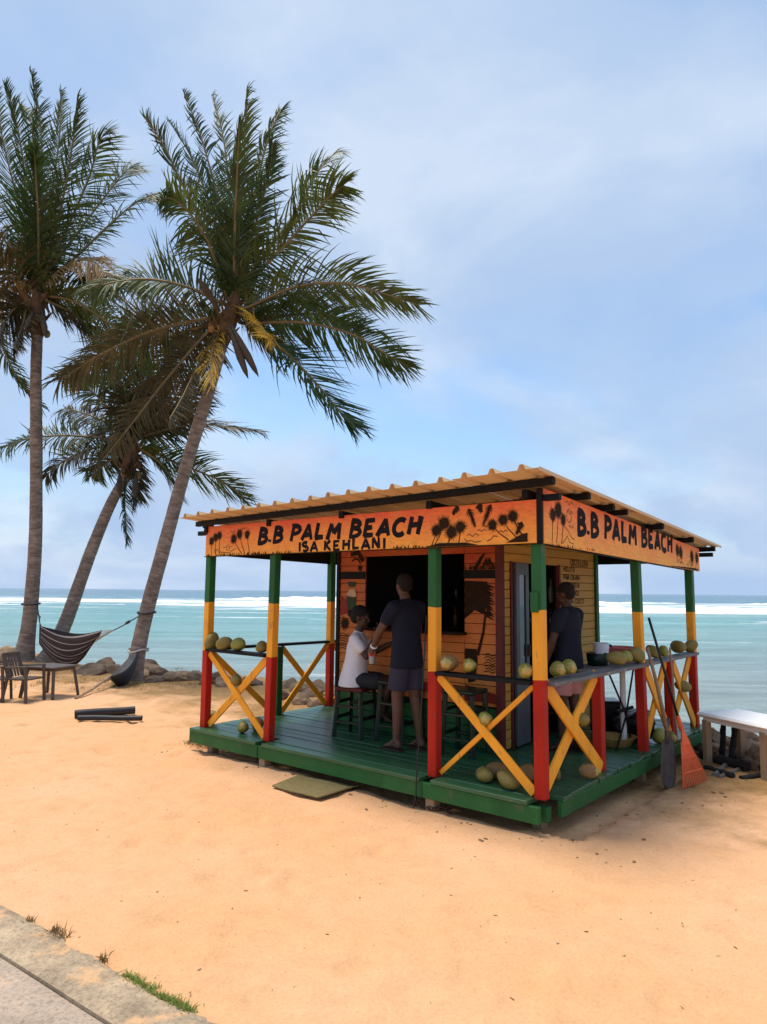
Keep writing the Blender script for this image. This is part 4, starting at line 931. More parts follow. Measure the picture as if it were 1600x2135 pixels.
right_fr = [
 ([(478, 600), (440, 500), (388, 400), (340, 300), (297, 236)], -0.6, G, dict(leaf=0.75, **UPR)),
 ([(480, 600), (450, 470), (405, 340), (345, 238)], 0.9, G, dict(leaf=0.75, **UPR)),
 ([(484, 600), (462, 450), (424, 300), (376, 170)], 0.3, G, dict(leaf=0.71, **UPR)),
 ([(486, 600), (482, 450), (468, 300), (440, 180)], 1.2, O_, dict(leaf=0.75, **UPR)),
 ([(490, 610), (500, 480), (510, 320), (517, 165)], -0.9, O_, dict(leaf=0.84, **UPR)),
 ([(488, 610), (490, 480), (495, 360), (500, 240)], -1.4, G, dict(leaf=0.88, **UPR)),
 ([(492, 605), (520, 470), (548, 330), (575, 250), (598, 215)], 0.6, O_, dict(leaf=0.80, **UPR)),
 ([(494, 605), (530, 480), (560, 370), (570, 290)], -0.5, G, dict(leaf=0.84, **UPR)),
 ([(500, 600), (560, 520), (618, 440), (662, 360), (708, 308)], 0.7, G, dict(leaf=0.95, droop=0.4)),
 ([(505, 605), (572, 535), (640, 462), (688, 410), (722, 382)], -0.8, O_, dict(leaf=1.0, droop=0.5)),
 ([(520, 640), (610, 600), (710, 590), (800, 612), (884, 640)], -0.7, O_, dict(leaf=0.95, droop=0.5)),
 ([(520, 640), (610, 612), (700, 612), (780, 640)], 1.4, BR, dict(leaf=0.95, droop=0.6)),
 ([(528, 672), (630, 672), (730, 695), (800, 735), (860, 768)], 0.5, G, dict(leaf=1.0, droop=0.35)),
 ([(530, 668), (620, 655), (700, 660), (760, 690)], 1.8, O_, dict(leaf=0.95, droop=0.4)),
 ([(535, 690), (596, 735), (660, 800), (710, 860), (742, 892)], -0.3, G, dict(leaf=1.0, droop=0.2)),
 ([(472, 610), (440, 520), (402, 452), (360, 415), (325, 418)], -1.5, O_, dict(leaf=0.95, droop=0.6)),
 ([(460, 630), (390, 598), (310, 582), (240, 588), (185, 604)], -0.6, O_, dict(leaf=1.0, droop=0.7)),
 ([(450, 660), (370, 676), (290, 700), (200, 745), (112, 800)], -0.4, BR, dict(leaf=1.0, droop=0.5)),
 ([(450, 670), (360, 700), (270, 730), (190, 770), (130, 790)], 1.1, G, dict(leaf=1.0, droop=0.5)),
 ([(445, 680), (390, 740), (330, 812), (270, 890), (192, 986)], -1.0, BR, dict(leaf=0.7, droop=0.6)),
 ([(455, 690), (410, 770), (380, 830), (350, 880)], -1.6, BR, dict(leaf=0.75, droop=0.7, n_=80)),
 ([(455, 690), (430, 760), (400, 800), (370, 840)], 0.8, BR, dict(leaf=0.75, droop=0.7, n_=70)),
 ([(500, 672), (530, 676), (552, 690), (560, 710)], -1.6, YL, dict(leaf=0.9, droop=0.1, n_=70, wdt=0.022, wind=-0.9, bare=0.35)),
 ([(462, 690), (446, 720), (440, 760), (440, 812)], -1.2, YL, dict(leaf=0.75, droop=0.5, n_=70, wdt=0.022, wind=-0.3)),
 ([(500, 640), (540, 700), (580, 720), (620, 740)], 1.2, BR, dict(leaf=0.8, droop=0.7)),
#([(480, 600), (470, 520), (455, 440), (440, 370)], -1.7, G, dict(leaf=0.88, **UPR)),
]
left_fr = [
 ([(66, 560), (40, 430), (8, 300), (-12, 165)], 0.3, O_, dict(leaf=0.80, **UPR)),
 ([(70, 560), (58, 420), (40, 280), (8, 160)], -0.8, G, dict(leaf=0.75, **UPR)),
 ([(75, 560), (72, 400), (66, 260), (40, 215)], 0.9, O_, dict(leaf=0.84, **UPR)),
 ([(78, 560), (88, 400), (84, 250), (62, 132)], -0.5, G, dict(leaf=0.71, **UPR)),
 ([(82, 560), (105, 420), (124, 290), (130, 172)], 0.6, O_, dict(leaf=0.80, **UPR)),
 ([(85, 565), (128, 430), (152, 300), (166, 190)], -0.9, G, dict(leaf=0.80, **UPR)),
 ([(80, 570), (80, 460), (75, 360), (70, 300)], -1.6, G, dict(leaf=0.92, **UPR)),
#([(84, 570), (110, 470), (130, 400), (140, 330)], -1.5, G, dict(leaf=0.92, **UPR)),
 ([(90, 575), (145, 465), (188, 365), (205, 300), (222, 276)], -0.3, O_, dict(leaf=0.95, droop=0.35, n_=110)),
 ([(92, 578), (155, 495), (215, 415), (255, 365), (286, 346)], 0.8, G, dict(leaf=1.0, droop=0.4, n_=110)),
 ([(98, 588), (170, 525), (236, 462), (290, 418), (340, 400)], -0.6, O_, dict(leaf=0.85, droop=0.45)),
 ([(60, 580), (10, 500), (-50, 420), (-100, 380)], -0.3, G, dict(leaf=1.1, droop=0.4)),
 ([(58, 590), (-10, 540), (-80, 500), (-150, 490)], 0.4, O_, dict(leaf=1.1, droop=0.5)),
 ([(98, 592), (150, 548), (195, 545), (225, 575)], -1.4, ST, dict(leaf=0.9, droop=0.7)),
 ([(60, 600), (20, 560), (-30, 520), (-80, 520)], -1.4, BR, dict(leaf=0.9, droop=0.7)),
 ([(102, 618), (160, 630), (225, 672), (280, 720), (320, 770)], -0.5, O_, dict(leaf=0.9, droop=0.6)),
 ([(104, 610), (170, 600), (250, 590), (310, 610)], 1.0, G, dict(leaf=0.9, droop=0.6)),
 ([(104, 630), (160, 660), (200, 710), (235, 780)], 1.4, BR, dict(leaf=0.95, droop=0.7)),
 ([(54, 630), (24, 650), (4, 690), (-10, 745)], -0.9, BR, dict(leaf=0.85, droop=0.7)),
 ([(52, 625), (0, 620), (-60, 650), (-100, 700)], 0.6, ST, dict(leaf=0.9, droop=0.7)),
 ([(50, 640), (10, 670), (5, 720), (40, 790), (96, 858)], 1.8, G, dict(leaf=0.55, droop=0.4, n_=90)),
 ([(58, 640), (50, 670), (40, 700), (26, 730)], -1.2, BR, dict(leaf=0.8, droop=0.8)),
]
mid_fr = [
 ([(262, 920), (200, 912), (130, 908), (60, 915), (0, 936)], -0.4, O_, dict(leaf=0.8, droop=0.3)),
 ([(262, 928), (215, 930), (165, 945), (120, 970), (88, 1002)], -0.6, BR, dict(leaf=0.75, droop=0.5)),
 ([(268, 990), (260, 1030), (262, 1080), (266, 1138)], -0.6, G, dict(leaf=0.55, droop=0.5, n_=80)),
 ([(296, 912), (360, 893), (420, 885), (480, 890), (548, 902)], 0.4, BR, dict(leaf=0.8, droop=0.4)),
 ([(300, 930), (360, 962), (420, 985), (475, 1010), (522, 1052)], 0.5, O_, dict(leaf=0.85, droop=0.35)),
 ([(300, 940), (335, 965), (360, 1000), (375, 1035)], -0.6, O_, dict(leaf=0.8, droop=0.6)),
 ([(268, 905), (236, 860), (190, 815), (150, 785)], -0.5, G, dict(leaf=0.9, droop=0.3)),
 ([(272, 900), (258, 820), (230, 740), (195, 670), (160, 650)], 0.3, O_, dict(leaf=1.0, droop=0.35)),
 ([(276, 900), (272, 810), (268, 720), (262, 640)], 0.9, O_, dict(leaf=1.0, droop=0.3)),
 ([(278, 900), (296, 800), (310, 720), (316, 650)], -0.3, BR, dict(leaf=1.05, droop=0.3)),
 ([(282, 900), (320, 820), (352, 750), (372, 690)], 0.4, BR, dict(leaf=1.05, droop=0.35)),
 ([(286, 902), (340, 850), (385, 810), (415, 790)], -0.6, BR, dict(leaf=1.0, droop=0.5)),
 ([(288, 905), (345, 880), (390, 860), (430, 850)], 1.0, G, dict(leaf=0.9, droop=0.5)),
 ([(264, 915), (220, 880), (170, 860), (130, 850)], 1.0, BR, dict(leaf=0.85, droop=0.5)),
 ([(274, 900), (262, 840), (240, 780), (215, 720)], -0.9, BR, dict(leaf=1.05, droop=0.5)),
 ([(280, 950), (282, 990), (286, 1020), (280, 1050)], 0.4, BR, dict(leaf=0.6, droop=0.8)),
 ([(266, 935), (230, 960), (205, 980), (190, 995)], 0.5, G, dict(leaf=0.6, droop=0.5)),
]
palmR, baseR, trR = palm('coconut palm leaning right beside the kiosk, nearest and largest of the three', 14.5, [(276, 1418), (300, 1300), (345, 1130), (392, 960), (440, 800), (466, 705)], 0.150, 0.120, 0.09, right_fr, (486, 640), 1.15, 1, 7,
     extra=[((478, 680), (518, 790)), ((482, 676), (540, 786)), ((460, 650), (412, 578))])
palmL, baseL, trL = palm('straight upright coconut palm at the left edge holding up the hammock', 18.3, [(48, 1378), (62, 1290), (74, 1130), (76, 950), (75, 800), (78, 690)], 0.185, 0.132, 0.20, left_fr, (78, 625), 1.42, 2, 6,
     extra=[((88, 650), (96, 705)), ((70, 650), (52, 690))])
palmM, baseM, trM = palm('shorter leaning coconut palm with brown fronds between the two taller palms', 18.3, [(98, 1378), (140, 1290), (190, 1150), (232, 1050), (268, 985)], 0.180, 0.130, 0.24, mid_fr, (276, 930), 1.36, 3, 8,
     extra=[((250, 985), (248, 1030)), ((285, 985), (280, 1040))], ydepth=0.6)

# ================================================================== SHORE ROCKS
def rock_mesh(seed, sub=3):
    bm = bmesh.new(); bmesh.ops.create_icosphere(bm, subdivisions=sub, radius=1.0); q = random.Random(seed); off = Vector((seed*3.1, seed*1.7, seed*0.9))
    planes = [(Vector((q.gauss(0, 1), q.gauss(0, 1), q.gauss(0, 1))).normalized(), q.uniform(0.62, 0.9)) for _ in range(9)]
    for v in bm.verts:
        for n_, d in planes:
            e = v.co.dot(n_)-d
            if e > 0: v.co -= n_*e*0.92
        v.co *= 1+0.16*noise.noise(v.co*1.6+off)+0.10*noise.noise(v.co*4+off)+0.05*noise.noise(v.co*9+off)
    me = bpy.data.meshes.new('boulder'); bm.to_mesh(me); bm.free(); return me
RM = []
for i in range(8):
    me = rock_mesh(i+1); me.materials.append(MATS['rock' if i % 3 else 'rock_dark']); RM.append(me)
def rock(p, s, seed, label, group):
    q = random.Random(seed); me = RM[seed % 8]; o = bpy.data.objects.new('boulder', me); C.objects.link(o)
    o.location = p; o.rotation_euler = (q.uniform(-0.5, 0.5), q.uniform(-0.5, 0.5), q.uniform(0, 6.28)); s *= 0.82; o.scale = (s*q.uniform(0.9, 1.35), s*q.uniform(0.8, 1.1), s*q.uniform(0.55, 0.85))
    return tag(o, label, 'boulder', group)
i = 0
for (x, y, s) in ((14, 1362, 0.45), (0, 1372, 0.35), (190, 1392, 0.40), (215, 1384, 0.42), (232, 1390, 0.30), (300, 1385, 0.40), (318, 1394, 0.42), (338, 1400, 0.30), (361, 1406, 0.26), (382, 1404, 0.24), (405, 1404, 0.26), (170, 1388, 0.3), (285, 1402, 0.34), (322, 1410, 0.22)):
    p = on_z(x, y+10, 0.02); i += 1
    k_ = sorted((170, 190, 215, 232, 285, 300, 318, 322, 338, 361, 382, 405)).index(x) if x > 100 else 0
    rock(p, s, i, f'brown boulder, {ORD[k_]} from the left in the shore row between palms and kiosk' if x > 100 else ('large dark boulder at the left edge behind the chairs' if x > 5 else 'smaller boulder cut by the left edge of the photo'), 'shore boulders by the palms' if x > 100 else 'shore boulders at the left edge')
for (x, y, s) in ((430, 1415, 0.22), (455, 1408, 0.30), (470, 1420, 0.28), (500, 1425, 0.22), (520, 1420, 0.26), (600, 1425, 0.30), (625, 1432, 0.28), (648, 1440, 0.26), (668, 1430, 0.3), (590, 1445, 0.20), (630, 1455, 0.22), (698, 1440, 0.25), (660, 1462, 0.18)):
    p = on_z(x, y+10, 0.0); i += 1
    rock(p, s, i, f'brown boulder, {ORD[sorted((430, 455, 470, 500, 520, 590, 600, 625, 630, 648, 660, 668, 698)).index(x)]} from the left of those seen through the left railing', 'shore boulders behind the kiosk')
for (x, y, s) in ((1500, 1530, 0.24), (1478, 1520, 0.22), (1530, 1545, 0.22), (1552, 1552, 0.25), (1580, 1560, 0.22), (1598, 1570, 0.26), (1490, 1550, 0.18), (1545, 1575, 0.16), (1572, 1585, 0.15), (1512, 1560, 0.14), (1466, 1535, 0.16), (1620, 1560, 0.3), (1560, 1530, 0.22)):
    p = on_z(x, y+16, 0.02); i += 1
    rock(p, s, i, f'grey brown boulder, {ORD[sorted((1466, 1478, 1490, 1500, 1512, 1530, 1545, 1552, 1560, 1572, 1580, 1598, 1620)).index(x)]} from the left behind the white table', 'shore boulders behind the white table')

# ================================================================== HAMMOCKS, CHAIRS, TABLE AT THE LEFT
def hammock():
    a = at_depth(83, 1303, 17.6); b = at_depth(238, 1314, 15.3); root = thing('hammock', 'brown striped cloth hammock slung between the left and right palms', 'hammock', (a+b)/2+Vector((0, 0, -0.75)))
    org = root.location.copy(); nu, nv = 34, 22; v = []; uv = []
    e0 = a.lerp(b, 0.02); e1 = a.lerp(b, 0.86); ax = (b-a).normalized(); pr = Vector((0.35, -0.94, 0))
    for i in range(nu+1):
        u = i/nu; c = e0.lerp(e1, u); open_ = min(1, (math.sin(math.pi*min(1, 0.06+u*0.80)))**0.75); end = math.sin(math.pi*u)
        for j in range(nv+1):
            w_ = j/nv; an = (w_-0.5)*math.pi*0.98
            dep = 0.80*(0.22+0.78*math.sin(math.pi*(0.13+0.80*u))**0.9)
            hor = 0.42*open_
            z = -dep*max(0, math.cos(an))**0.75 + 0.02*math.sin(w_*40+u*6)
            p = c+pr*math.sin(an)*hor+Vector((0, 0, z-0.10*end))+ax*(0.03*math.sin(w_*9)-0.45*u**5*max(0, math.cos(an)))
            v.append(p-org); uv.append((u, w_))
    k = nv+1; f = [(i*k+j, (i+1)*k+j, (i+1)*k+j+1, i*k+j+1) for i in range(nu) for j in range(nv)]
    mb = MB(); mb.add(v, f); mb.uv = uv; o = mb.build('cloth', 'hammock_cloth', root, smooth=True)
    sm = o.modifiers.new('t', 'SOLIDIFY'); sm.thickness = 0.008
    knot = b-org; mb = MB()
    for j in range(0, nv+1):
        mb.tube([v[nu*k+j], knot], 0.006, 5)
    stuff(mb.build('cord_fan', 'rope_pale', root))
    lk = a+Vector((0, 0, 0.06))-org; mb = MB()
    for j in range(0, nv+1, 2): mb.tube([v[j], lk], 0.007, 5)
    stuff(mb.build('cord_fan', 'rope_dark', root))
    rt_ = at_depth(291, 1284, baseR.y+0.02)-org; mb = MB(); mb.tube([knot, knot.lerp(rt_, 0.4)+Vector((0, 0, -0.01)), rt_], 0.012, 6)
    m_ = knot.lerp(rt_, 0.5); mb.tube([m_, m_+(rt_-knot)*0.12], 0.03, 6); mb.build('rope', 'rope_dark', root)
    lt = at_depth(78, 1262, baseL.y-0.25)-org; mb = MB(); mb.tube([lk, lt], 0.014, 6); mb.tube([lt+Vector((0.02, 0, -0.22)), lt+Vector((0.10, 0, -0.28)), lt+Vector((0.06, 0, -0.36))], 0.012, 5); mb.build('rope', 'rope_dark', root)
    for (px, py, Yb, r) in ((65, 1259, baseL.y, 0.215), (306, 1277, baseR.y, 0.175)):
        c = at_depth(px, py, Yb)-org; mb = MB(); mb.tube([c+Vector((r*math.cos(t*0.393), r*math.sin(t*0.393), 0.02*math.sin(t*0.393))) for t in range(17)], 0.018, 6); mb.build('tie', 'rope_dark', root)
hammock()
def sling():
    top = at_depth(286, 1358, baseR.y-0.22); low = at_depth(230, 1412, 13.2); peg = on_z(158, 1456, 0.01)
    root = thing('sling', 'dark navy sling tied low at the right palm and staked to the sand', 'sling', Vector((low.x, low.y, 0)))
    org = root.location.copy(); nu, nv = 18, 12; v = []
    dr = (low-top); sd_ = Vector((0.55, -0.8, 0.12)).normalized(); 
    for i in range(nu+1):
        u = i/nu; c = top+dr*u+Vector((0, 0, -0.10*math.sin(math.pi*u))); wd = 0.30*(0.15+math.sin(math.pi*min(1, 0.05+0.93*u))**0.7)
        for j in range(nv+1):
            w_ = j/nv*2-1; v.append(c+sd_*w_*wd+Vector((0.15, 0.1, -1)).normalized()*0.30*(1-w_*w_)*math.sin(math.pi*min(1, 0.08+0.9*u))-org)
    k = nv+1; f = [(i*k+j, (i+1)*k+j, (i+1)*k+j+1, i*k+j+1) for i in range(nu) for j in range(nv)]
    mb = MB(); mb.add(v, f); o = mb.build('cloth', 'sling_navy', root, smooth=True); sm = o.modifiers.new('t', 'SOLIDIFY'); sm.thickness = 0.012
    mb = MB(); mb.add([p+Vector((-0.01, -0.01, 0.022)) for p in v], f); mb.build('lining', 'sling_grey', root, smooth=True)
    mb = MB(); mb.tube([low-org, low.lerp(peg, 0.2)-org], [0.05, 0.03], 8); mb.tube([low.lerp(peg, 0.15)-org, low.lerp(peg, 0.6)-org+Vector((0, 0, -0.02)), peg-org], 0.022, 7); mb.build('pole', 'handle_wood', root)
    mb = MB(); c = at_depth(288, 1356, baseR.y)-org; mb.tube([c+Vector((0.20*math.cos(t*0.393), 0.20*math.sin(t*0.393), 0.03*math.sin(t))) for t in range(17)], 0.02, 6); mb.build('tie', 'rope_pale', root)
sling()
def slat_chair(p, rz, label):
    r = thing('armchair', label, 'chair', p, rz, 'brown plastic garden chairs'); r.scale = (0.86, 0.86, 0.86); m_ = 'brown_plastic'   # faces +x
    MB().box((0.0, 0, 0.42), (0.44, 0.46, 0.035), ch=0.012).build('seat', m_, r)
    for sy in (-1, 1):
        MB().beam((0.24, sy*0.25, 0.0), (0.19, sy*0.245, 0.64), 0.055, 0.045, ch=0.008).build('leg', m_, r)
        MB().beam((-0.28, sy*0.24, 0.0), (-0.20, sy*0.23, 0.44), 0.06, 0.045, ch=0.008).build('leg', m_, r)
        MB().beam((0.22, sy*0.25, 0.655), (-0.27, sy*0.245, 0.63), 0.06, 0.03, ch=0.008).build('armrest', m_, r)
        MB().beam((-0.20, sy*0.21, 0.42), (-0.34, sy*0.21, 0.86), 0.05, 0.03, upv=(1, 0, 0.3), ch=0.008).build('back_upright', m_, r)
    for k in range(5):
        yy = -0.15+0.075*k; MB().beam((-0.205, yy, 0.45), (-0.335, yy, 0.83), 0.048, 0.015, upv=(1, 0, 0.3), ch=0.004).build('back_slat', m_, r)
    MB().beam((-0.34, -0.235, 0.85), (-0.34, 0.235, 0.85), 0.03, 0.09, ch=0.01).build('top_rail', m_, r)
    return r
pc = on_z(50, 1462, 0.0); slat_chair(pc, R(-12), 'brown plastic armchair standing on the sand below the left palm')
slat_chair(on_z(-14, 1462, 0.0), R(12), 'brown plastic armchair cut off by the left edge of the photo')
t_ = thing('garden_table', 'low brown plastic table beside the armchair below the hammock', 'table', on_z(104, 1452, 0.0), R(-20))
MB().box((0, 0, 0.50), (0.66, 0.55, 0.03), ch=0.012).build('table_top', 'brown_plastic', t_)
MB().box((0, 0, 0.465), (0.58, 0.47, 0.05), ch=0.012).build('apron', 'brown_plastic', t_)
for sx in (-1, 1):
    for sy in (-1, 1): MB().beam((sx*0.34, sy*0.28, 0), (sx*0.27, sy*0.22, 0.48), 0.05, 0.045, ch=0.01).build('leg', 'brown_plastic', t_)
def pipe(a, b, r, label):
    a, b = Vector(a), Vector(b); c = (a+b)/2; mb = MB(); q = random.Random(int(r*1000)); n_ = 14
    pts = [a.lerp(b, i/12)-c+Vector((0, 0, 0.004*math.sin(i*0.5)+0.004)) for i in range(13)]
    mb.tube(pts, [r*(1+0.015*math.sin(i*1.7)) for i in range(13)], n_, cap=False)
    mb.tube(pts[::-1], [r*0.86]*13, n_, cap=False)
    d = (b-a).normalized()
    for e in (pts[0], pts[-1]):
        u = d.orthogonal().normalized(); w_ = d.cross(u); vs_ = []
        for rr in (r*0.86, r*1.02):
            for j in range(n_): an = 2*math.pi*j/n_; vs_.append(e+(u*math.cos(an)+w_*math.sin(an))*rr)
        mb.add(vs_, [(j, (j+1) % n_, n_+(j+1) % n_, n_+j) for j in range(n_)])
    return tag(mb.build('pipe', 'black_rubber', smooth=True, loc=c), label, 'pipe', 'black pipes on the sand')
a = on_z(156, 1497); b = on_z(281, 1488); pipe(a+Vector((0, 0, 0.05)), b+Vector((0, 0, 0.05)), 0.055, 'thicker black pipe lying at the back of the pair on the sand')
a = on_z(163, 1503); b = on_z(296, 1503); pipe(a+Vector((0, 0, 0.035)), b+Vector((0, 0, 0.035)), 0.036, 'thinner black pipe with a round end cap lying in front of the thicker pipe')

# ================================================================== DOORMAT, CHAIN, CABLE
cs = [on_z(568, 1640, 0.02), on_z(668, 1666, 0.02), on_z(750, 1640, 0.02), on_z(625, 1617, 0.02)]
c = sum(cs, Vector())/4; mb = MB(); nu = 14; v = []
for j in range(nu+1):
    for i in range(nu+1):
        p = cs[0].lerp(cs[1], i/nu).lerp(cs[3].lerp(cs[2], i/nu), j/nu)-c; p.z = 0.012+0.010*noise.noise(p*3)+(0.012 if (i == nu) else 0); v.append(p)
k = nu+1; f = [(j*k+i, j*k+i+1, (j+1)*k+i+1, (j+1)*k+i) for j in range(nu) for i in range(nu)]; mb.add(v, f)
o = mb.build('doormat', 'mat_olive', smooth=True, loc=c); sm = o.modifiers.new('t', 'SOLIDIFY'); sm.thickness = 0.014; tag(o, 'olive brown doormat lying on the sand before the deck step', 'doormat')
ch = thing('chain', 'rusty chain lying on the sand by the support block of the deck', 'chain', on_z(900, 1678))
cp = catmull([on_z(862, 1661, 0.016), on_z(868, 1668, 0.016), on_z(885, 1680, 0.016), on_z(905, 1686, 0.016), on_z(925, 1684, 0.016), on_z(934, 1676, 0.016), on_z(938, 1690, 0.016), on_z(930, 1698, 0.016)], 400)
acc = 0; last = cp[0]; k = 0; gz = 0
link = MB(); link.tube([(0.026*math.cos(a*0.5236) + (0.010 if math.cos(a*0.5236) > 0 else -0.010), 0.014*math.sin(a*0.5236), 0) for a in range(13)], 0.0052, 6)
lm = None
for i in range(1, len(cp)):
    if (cp[i]-last).length > 0.046:
        d = cp[i]-last
        if lm is None: o = link.build('link', 'rust', ch, smooth=True); lm = o.data
        else: o = bpy.data.objects.new('link', lm); C.objects.link(o); o.parent = ch
        mid = (cp[i]+last)/2; o.location = mid-ch.location+Vector((0, 0, ground_z(mid)+0.004)); o.rotation_euler = (R(90)*(k % 2)+rnd.uniform(-0.4, 0.4), 0, math.atan2(d.y, d.x)); last = cp[i]; k += 1
cb_ = MB(); A = k2w(-1.10, -0.16, DECK+0.02); cb_.tube([k2w(-1.045, -0.06, 1.6)-A, k2w(-1.06, -0.10, 0.9)-A, k2w(-1.07, -0.16, 0.27)-A, k2w(-1.07, -0.17, 0.1)-A, k2w(-1.06, -0.22, 0.02)-A], 0.006, 6)
tag(cb_.build('cable', 'cable_black', smooth=True, loc=A), 'thin black cable hanging down the post by the deck entrance', 'cable')

# ================================================================== COCONUTS
def on_local(x, y, axis, val):
    d = ray(x, y); o = w2k(Vector((0, 0, CAMZ))); dl_ = Vector((d.dot(ex), d.dot(ey), d.z)); t = (val-o[axis])/dl_[axis]; return o+dl_*t
def coco_mesh(seed, cut):
    q = random.Random(seed); bm = bmesh.new(); bmesh.ops.create_icosphere(bm, subdivisions=3, radius=1.0); ph = q.uniform(0, 6.28)
    for v in bm.verts:
        a = math.atan2(v.co.y, v.co.x); h = v.co.z
        v.co.x *= (0.84+0.07*math.cos(3*a+ph)*(1-abs(h))); v.co.y *= (0.84+0.07*math.cos(3*a+ph)*(1-abs(h)))
        if h > 0: v.co.z *= 1.08
        v.co *= 1+0.03*noise.noise(v.co*1.5+Vector((seed, 0, 0)))
    if cut:
        for k in range(5 if cut == 1 else 3):
            a = k*2*math.pi/(5 if cut == 1 else 3)+ph; n_ = Vector((math.cos(a)*0.75, math.sin(a)*0.75, 0.66)).normalized(); d = q.uniform(0.80, 0.88)
            for v in bm.verts:
                e = v.co.dot(n_)-d
                if e > 0: v.co -= n_*e
    me = bpy.data.meshes.new('husk'); bm.to_mesh(me); bm.free()
    for p in me.polygons: p.use_smooth = not cut or p.center.z < 0.45
    return me
CM = {}
for vname in ('husk', 'husk_green', 'husk_brown'):
    for k in range(3):
        for cut in (0, 1):
            me = coco_mesh(k+1, cut); me.materials.append(MATS[vname]); me.materials.append(MATS['husk_cut']); CM[(vname, k, cut)] = me
            if cut:
                for p in me.polygons:
                    if p.center.z > 0.56 and p.normal.z > 0.35: p.material_index = 1 if p.center.z > 0.74 else 0
cq = random.Random(3)
words = {'husk': 'olive', 'husk_green': 'yellow green', 'husk_brown': 'brown'}
def coconut(p, r, kind, cut, label, face=None, group='coconuts on the kiosk'):
    """p: world place of the centre; face: direction of the cut end"""
    root = thing('coconut', label, 'coconut', p, 0, group); k = cq.randrange(3)
    o = bpy.data.objects.new('husk', CM[(kind, k, cut)]); C.objects.link(o); o.parent = root; r *= cq.uniform(1.0, 1.18); o.scale = (r*cq.uniform(0.92, 1.04), r*cq.uniform(0.92, 1.06), r*cq.uniform(1.08, 1.28))
    if face is None: face = Vector((cq.uniform(-1, 1), cq.uniform(-1, 1), cq.uniform(-0.3, 0.5)))
    o.rotation_mode = 'QUATERNION'; o.rotation_quaternion = Vector(face).to_track_quat('Z', 'Y')
    if cut:
        mb = MB(); mb.lathe([(0.30, 0.97), (0.26, 1.0), (0.10, 1.0)], 8, Matrix.Scale(r, 4)); s_ = mb.build('cut_top', 'husk_cut', root); s_.rotation_mode = 'QUATERNION'; s_.rotation_quaternion = o.rotation_quaternion
    else:
        mb = MB(); mb.lathe([(0.20, 1.0), (0.24, 1.05), (0.14, 1.09), (0.05, 1.10)], 8, Matrix.Scale(r, 4)); s_ = mb.build('stem_end', 'husk_brown', root); s_.rotation_mode = 'QUATERNION'; s_.rotation_quaternion = o.rotation_quaternion
    return root
def coco_local(q, r, *a, **k): return coconut(k2w(*q), r, *a, **k)
RT = RZ+0.017
tocam = Vector((-0.1, -1, 0.25)); tocamR = Vector((0.1, -1, 0.15))
def rail_coco(px, py, axis, val, r, kind, cut, label, face=None, top=RT):
    q = on_local(px, py, axis, val); q.z = top+r*0.97; return coco_local(q, r, kind, cut, label, face)
rail_coco(441, 1343, 1, 0.0, 0.083, 'husk', 0, 'olive coconut on the left front rail, against the corner post')
rail_coco(467, 1347, 1, -0.02, 0.078, 'husk', 0, 'olive coconut on the left front rail, second from the corner post')
rail_coco(497, 1350, 1, 0.0, 0.078, 'husk_green', 0, 'rounder green coconut on the left front rail, third from the corner post')
rail_coco(546, 1356, 1, 0.0, 0.072, 'husk', 0, 'olive coconut on the left front rail half behind the second post')
rail_coco(937, 1386, 1, -0.01, 0.080, 'husk_brown', 1, 'trimmed coconut with brown cut face on the front rail beside the entrance post', Vector((-0.5, -1, 0.1)))
rail_coco(979, 1390, 1, -0.01, 0.070, 'husk_green', 1, 'trimmed pale green coconut on the front rail, second from the entrance post', tocam)
rail_coco(1097, 1398, 1, -0.01, 0.064, 'husk_green', 1, 'trimmed yellow green coconut on the front rail just left of the near corner post', tocam)
rail_coco(1163, 1397, 0, 0.02, 0.068, 'husk_green', 1, 'trimmed green coconut on the side rail just right of the near corner post', tocamR)
rail_coco(1186, 1395, 0, 0.02, 0.068, 'husk_green', 1, 'trimmed green coconut on the side rail, second from the near corner post', tocamR)
rail_coco(1287, 1377, 0, 0.02, 0.072, 'husk', 0, 'dark olive coconut on the side rail above the open bay', Vector((-1, 0, 0.1)))
rail_coco(1306, 1376, 0, 0.01, 0.070, 'husk_green', 0, 'light olive coconut on the side rail between two others above the open bay')
rail_coco(1328, 1371, 0, 0.03, 0.072, 'husk', 0, 'olive coconut on the side rail touching the tall middle post')
rail_coco(1362, 1362, 0, 0.0, 0.072, 'husk', 0, 'olive coconut on the side rail just past the tall middle post')
rail_coco(1384, 1362, 0, 0.03, 0.068, 'husk_green', 1, 'opened coconut on the side rail behind the tool handles')
rail_coco(1414, 1354, 0, 0.0, 0.082, 'husk', 0, 'large olive coconut near the far end of the side rail', Vector((0.2, -1, 0)))
rail_coco(1440, 1352, 0, 0.02, 0.070, 'husk', 0, 'olive coconut at the far end of the side rail by the last post')
def free_coco(px, py, axis, val, r, kind, cut, label, face=None):
    return coco_local(on_local(px, py, axis, val), r, kind, cut, label, face)
free_coco(493, 1418, 1, 0.03, 0.068, 'husk', 0, 'olive coconut wedged in the crossed braces of the left front bay')
free_coco(1012, 1499, 1, 0.02, 0.066, 'husk_green', 1, 'pale trimmed coconut wedged in the crossed braces of the right front bay', tocam)
free_coco(1207, 1500, 0, -0.03, 0.066, 'husk', 0, 'olive coconut wedged in the first crossed braces of the side rail')
free_coco(1424, 1430, 0, 0.03, 0.066, 'husk', 0, 'olive coconut wedged in the last crossed braces of the side rail', Vector((1, -0.3, -0.3)))
def deck_coco(px, py, r, kind, cut, label, face=None):
    q = on_local(px, py, 2, DECK+r*0.96); return coco_local(q, r, kind, cut, label, face)
deck_coco(441, 1494, 0.080, 'husk', 0, 'olive coconut on the deck behind the left corner post')
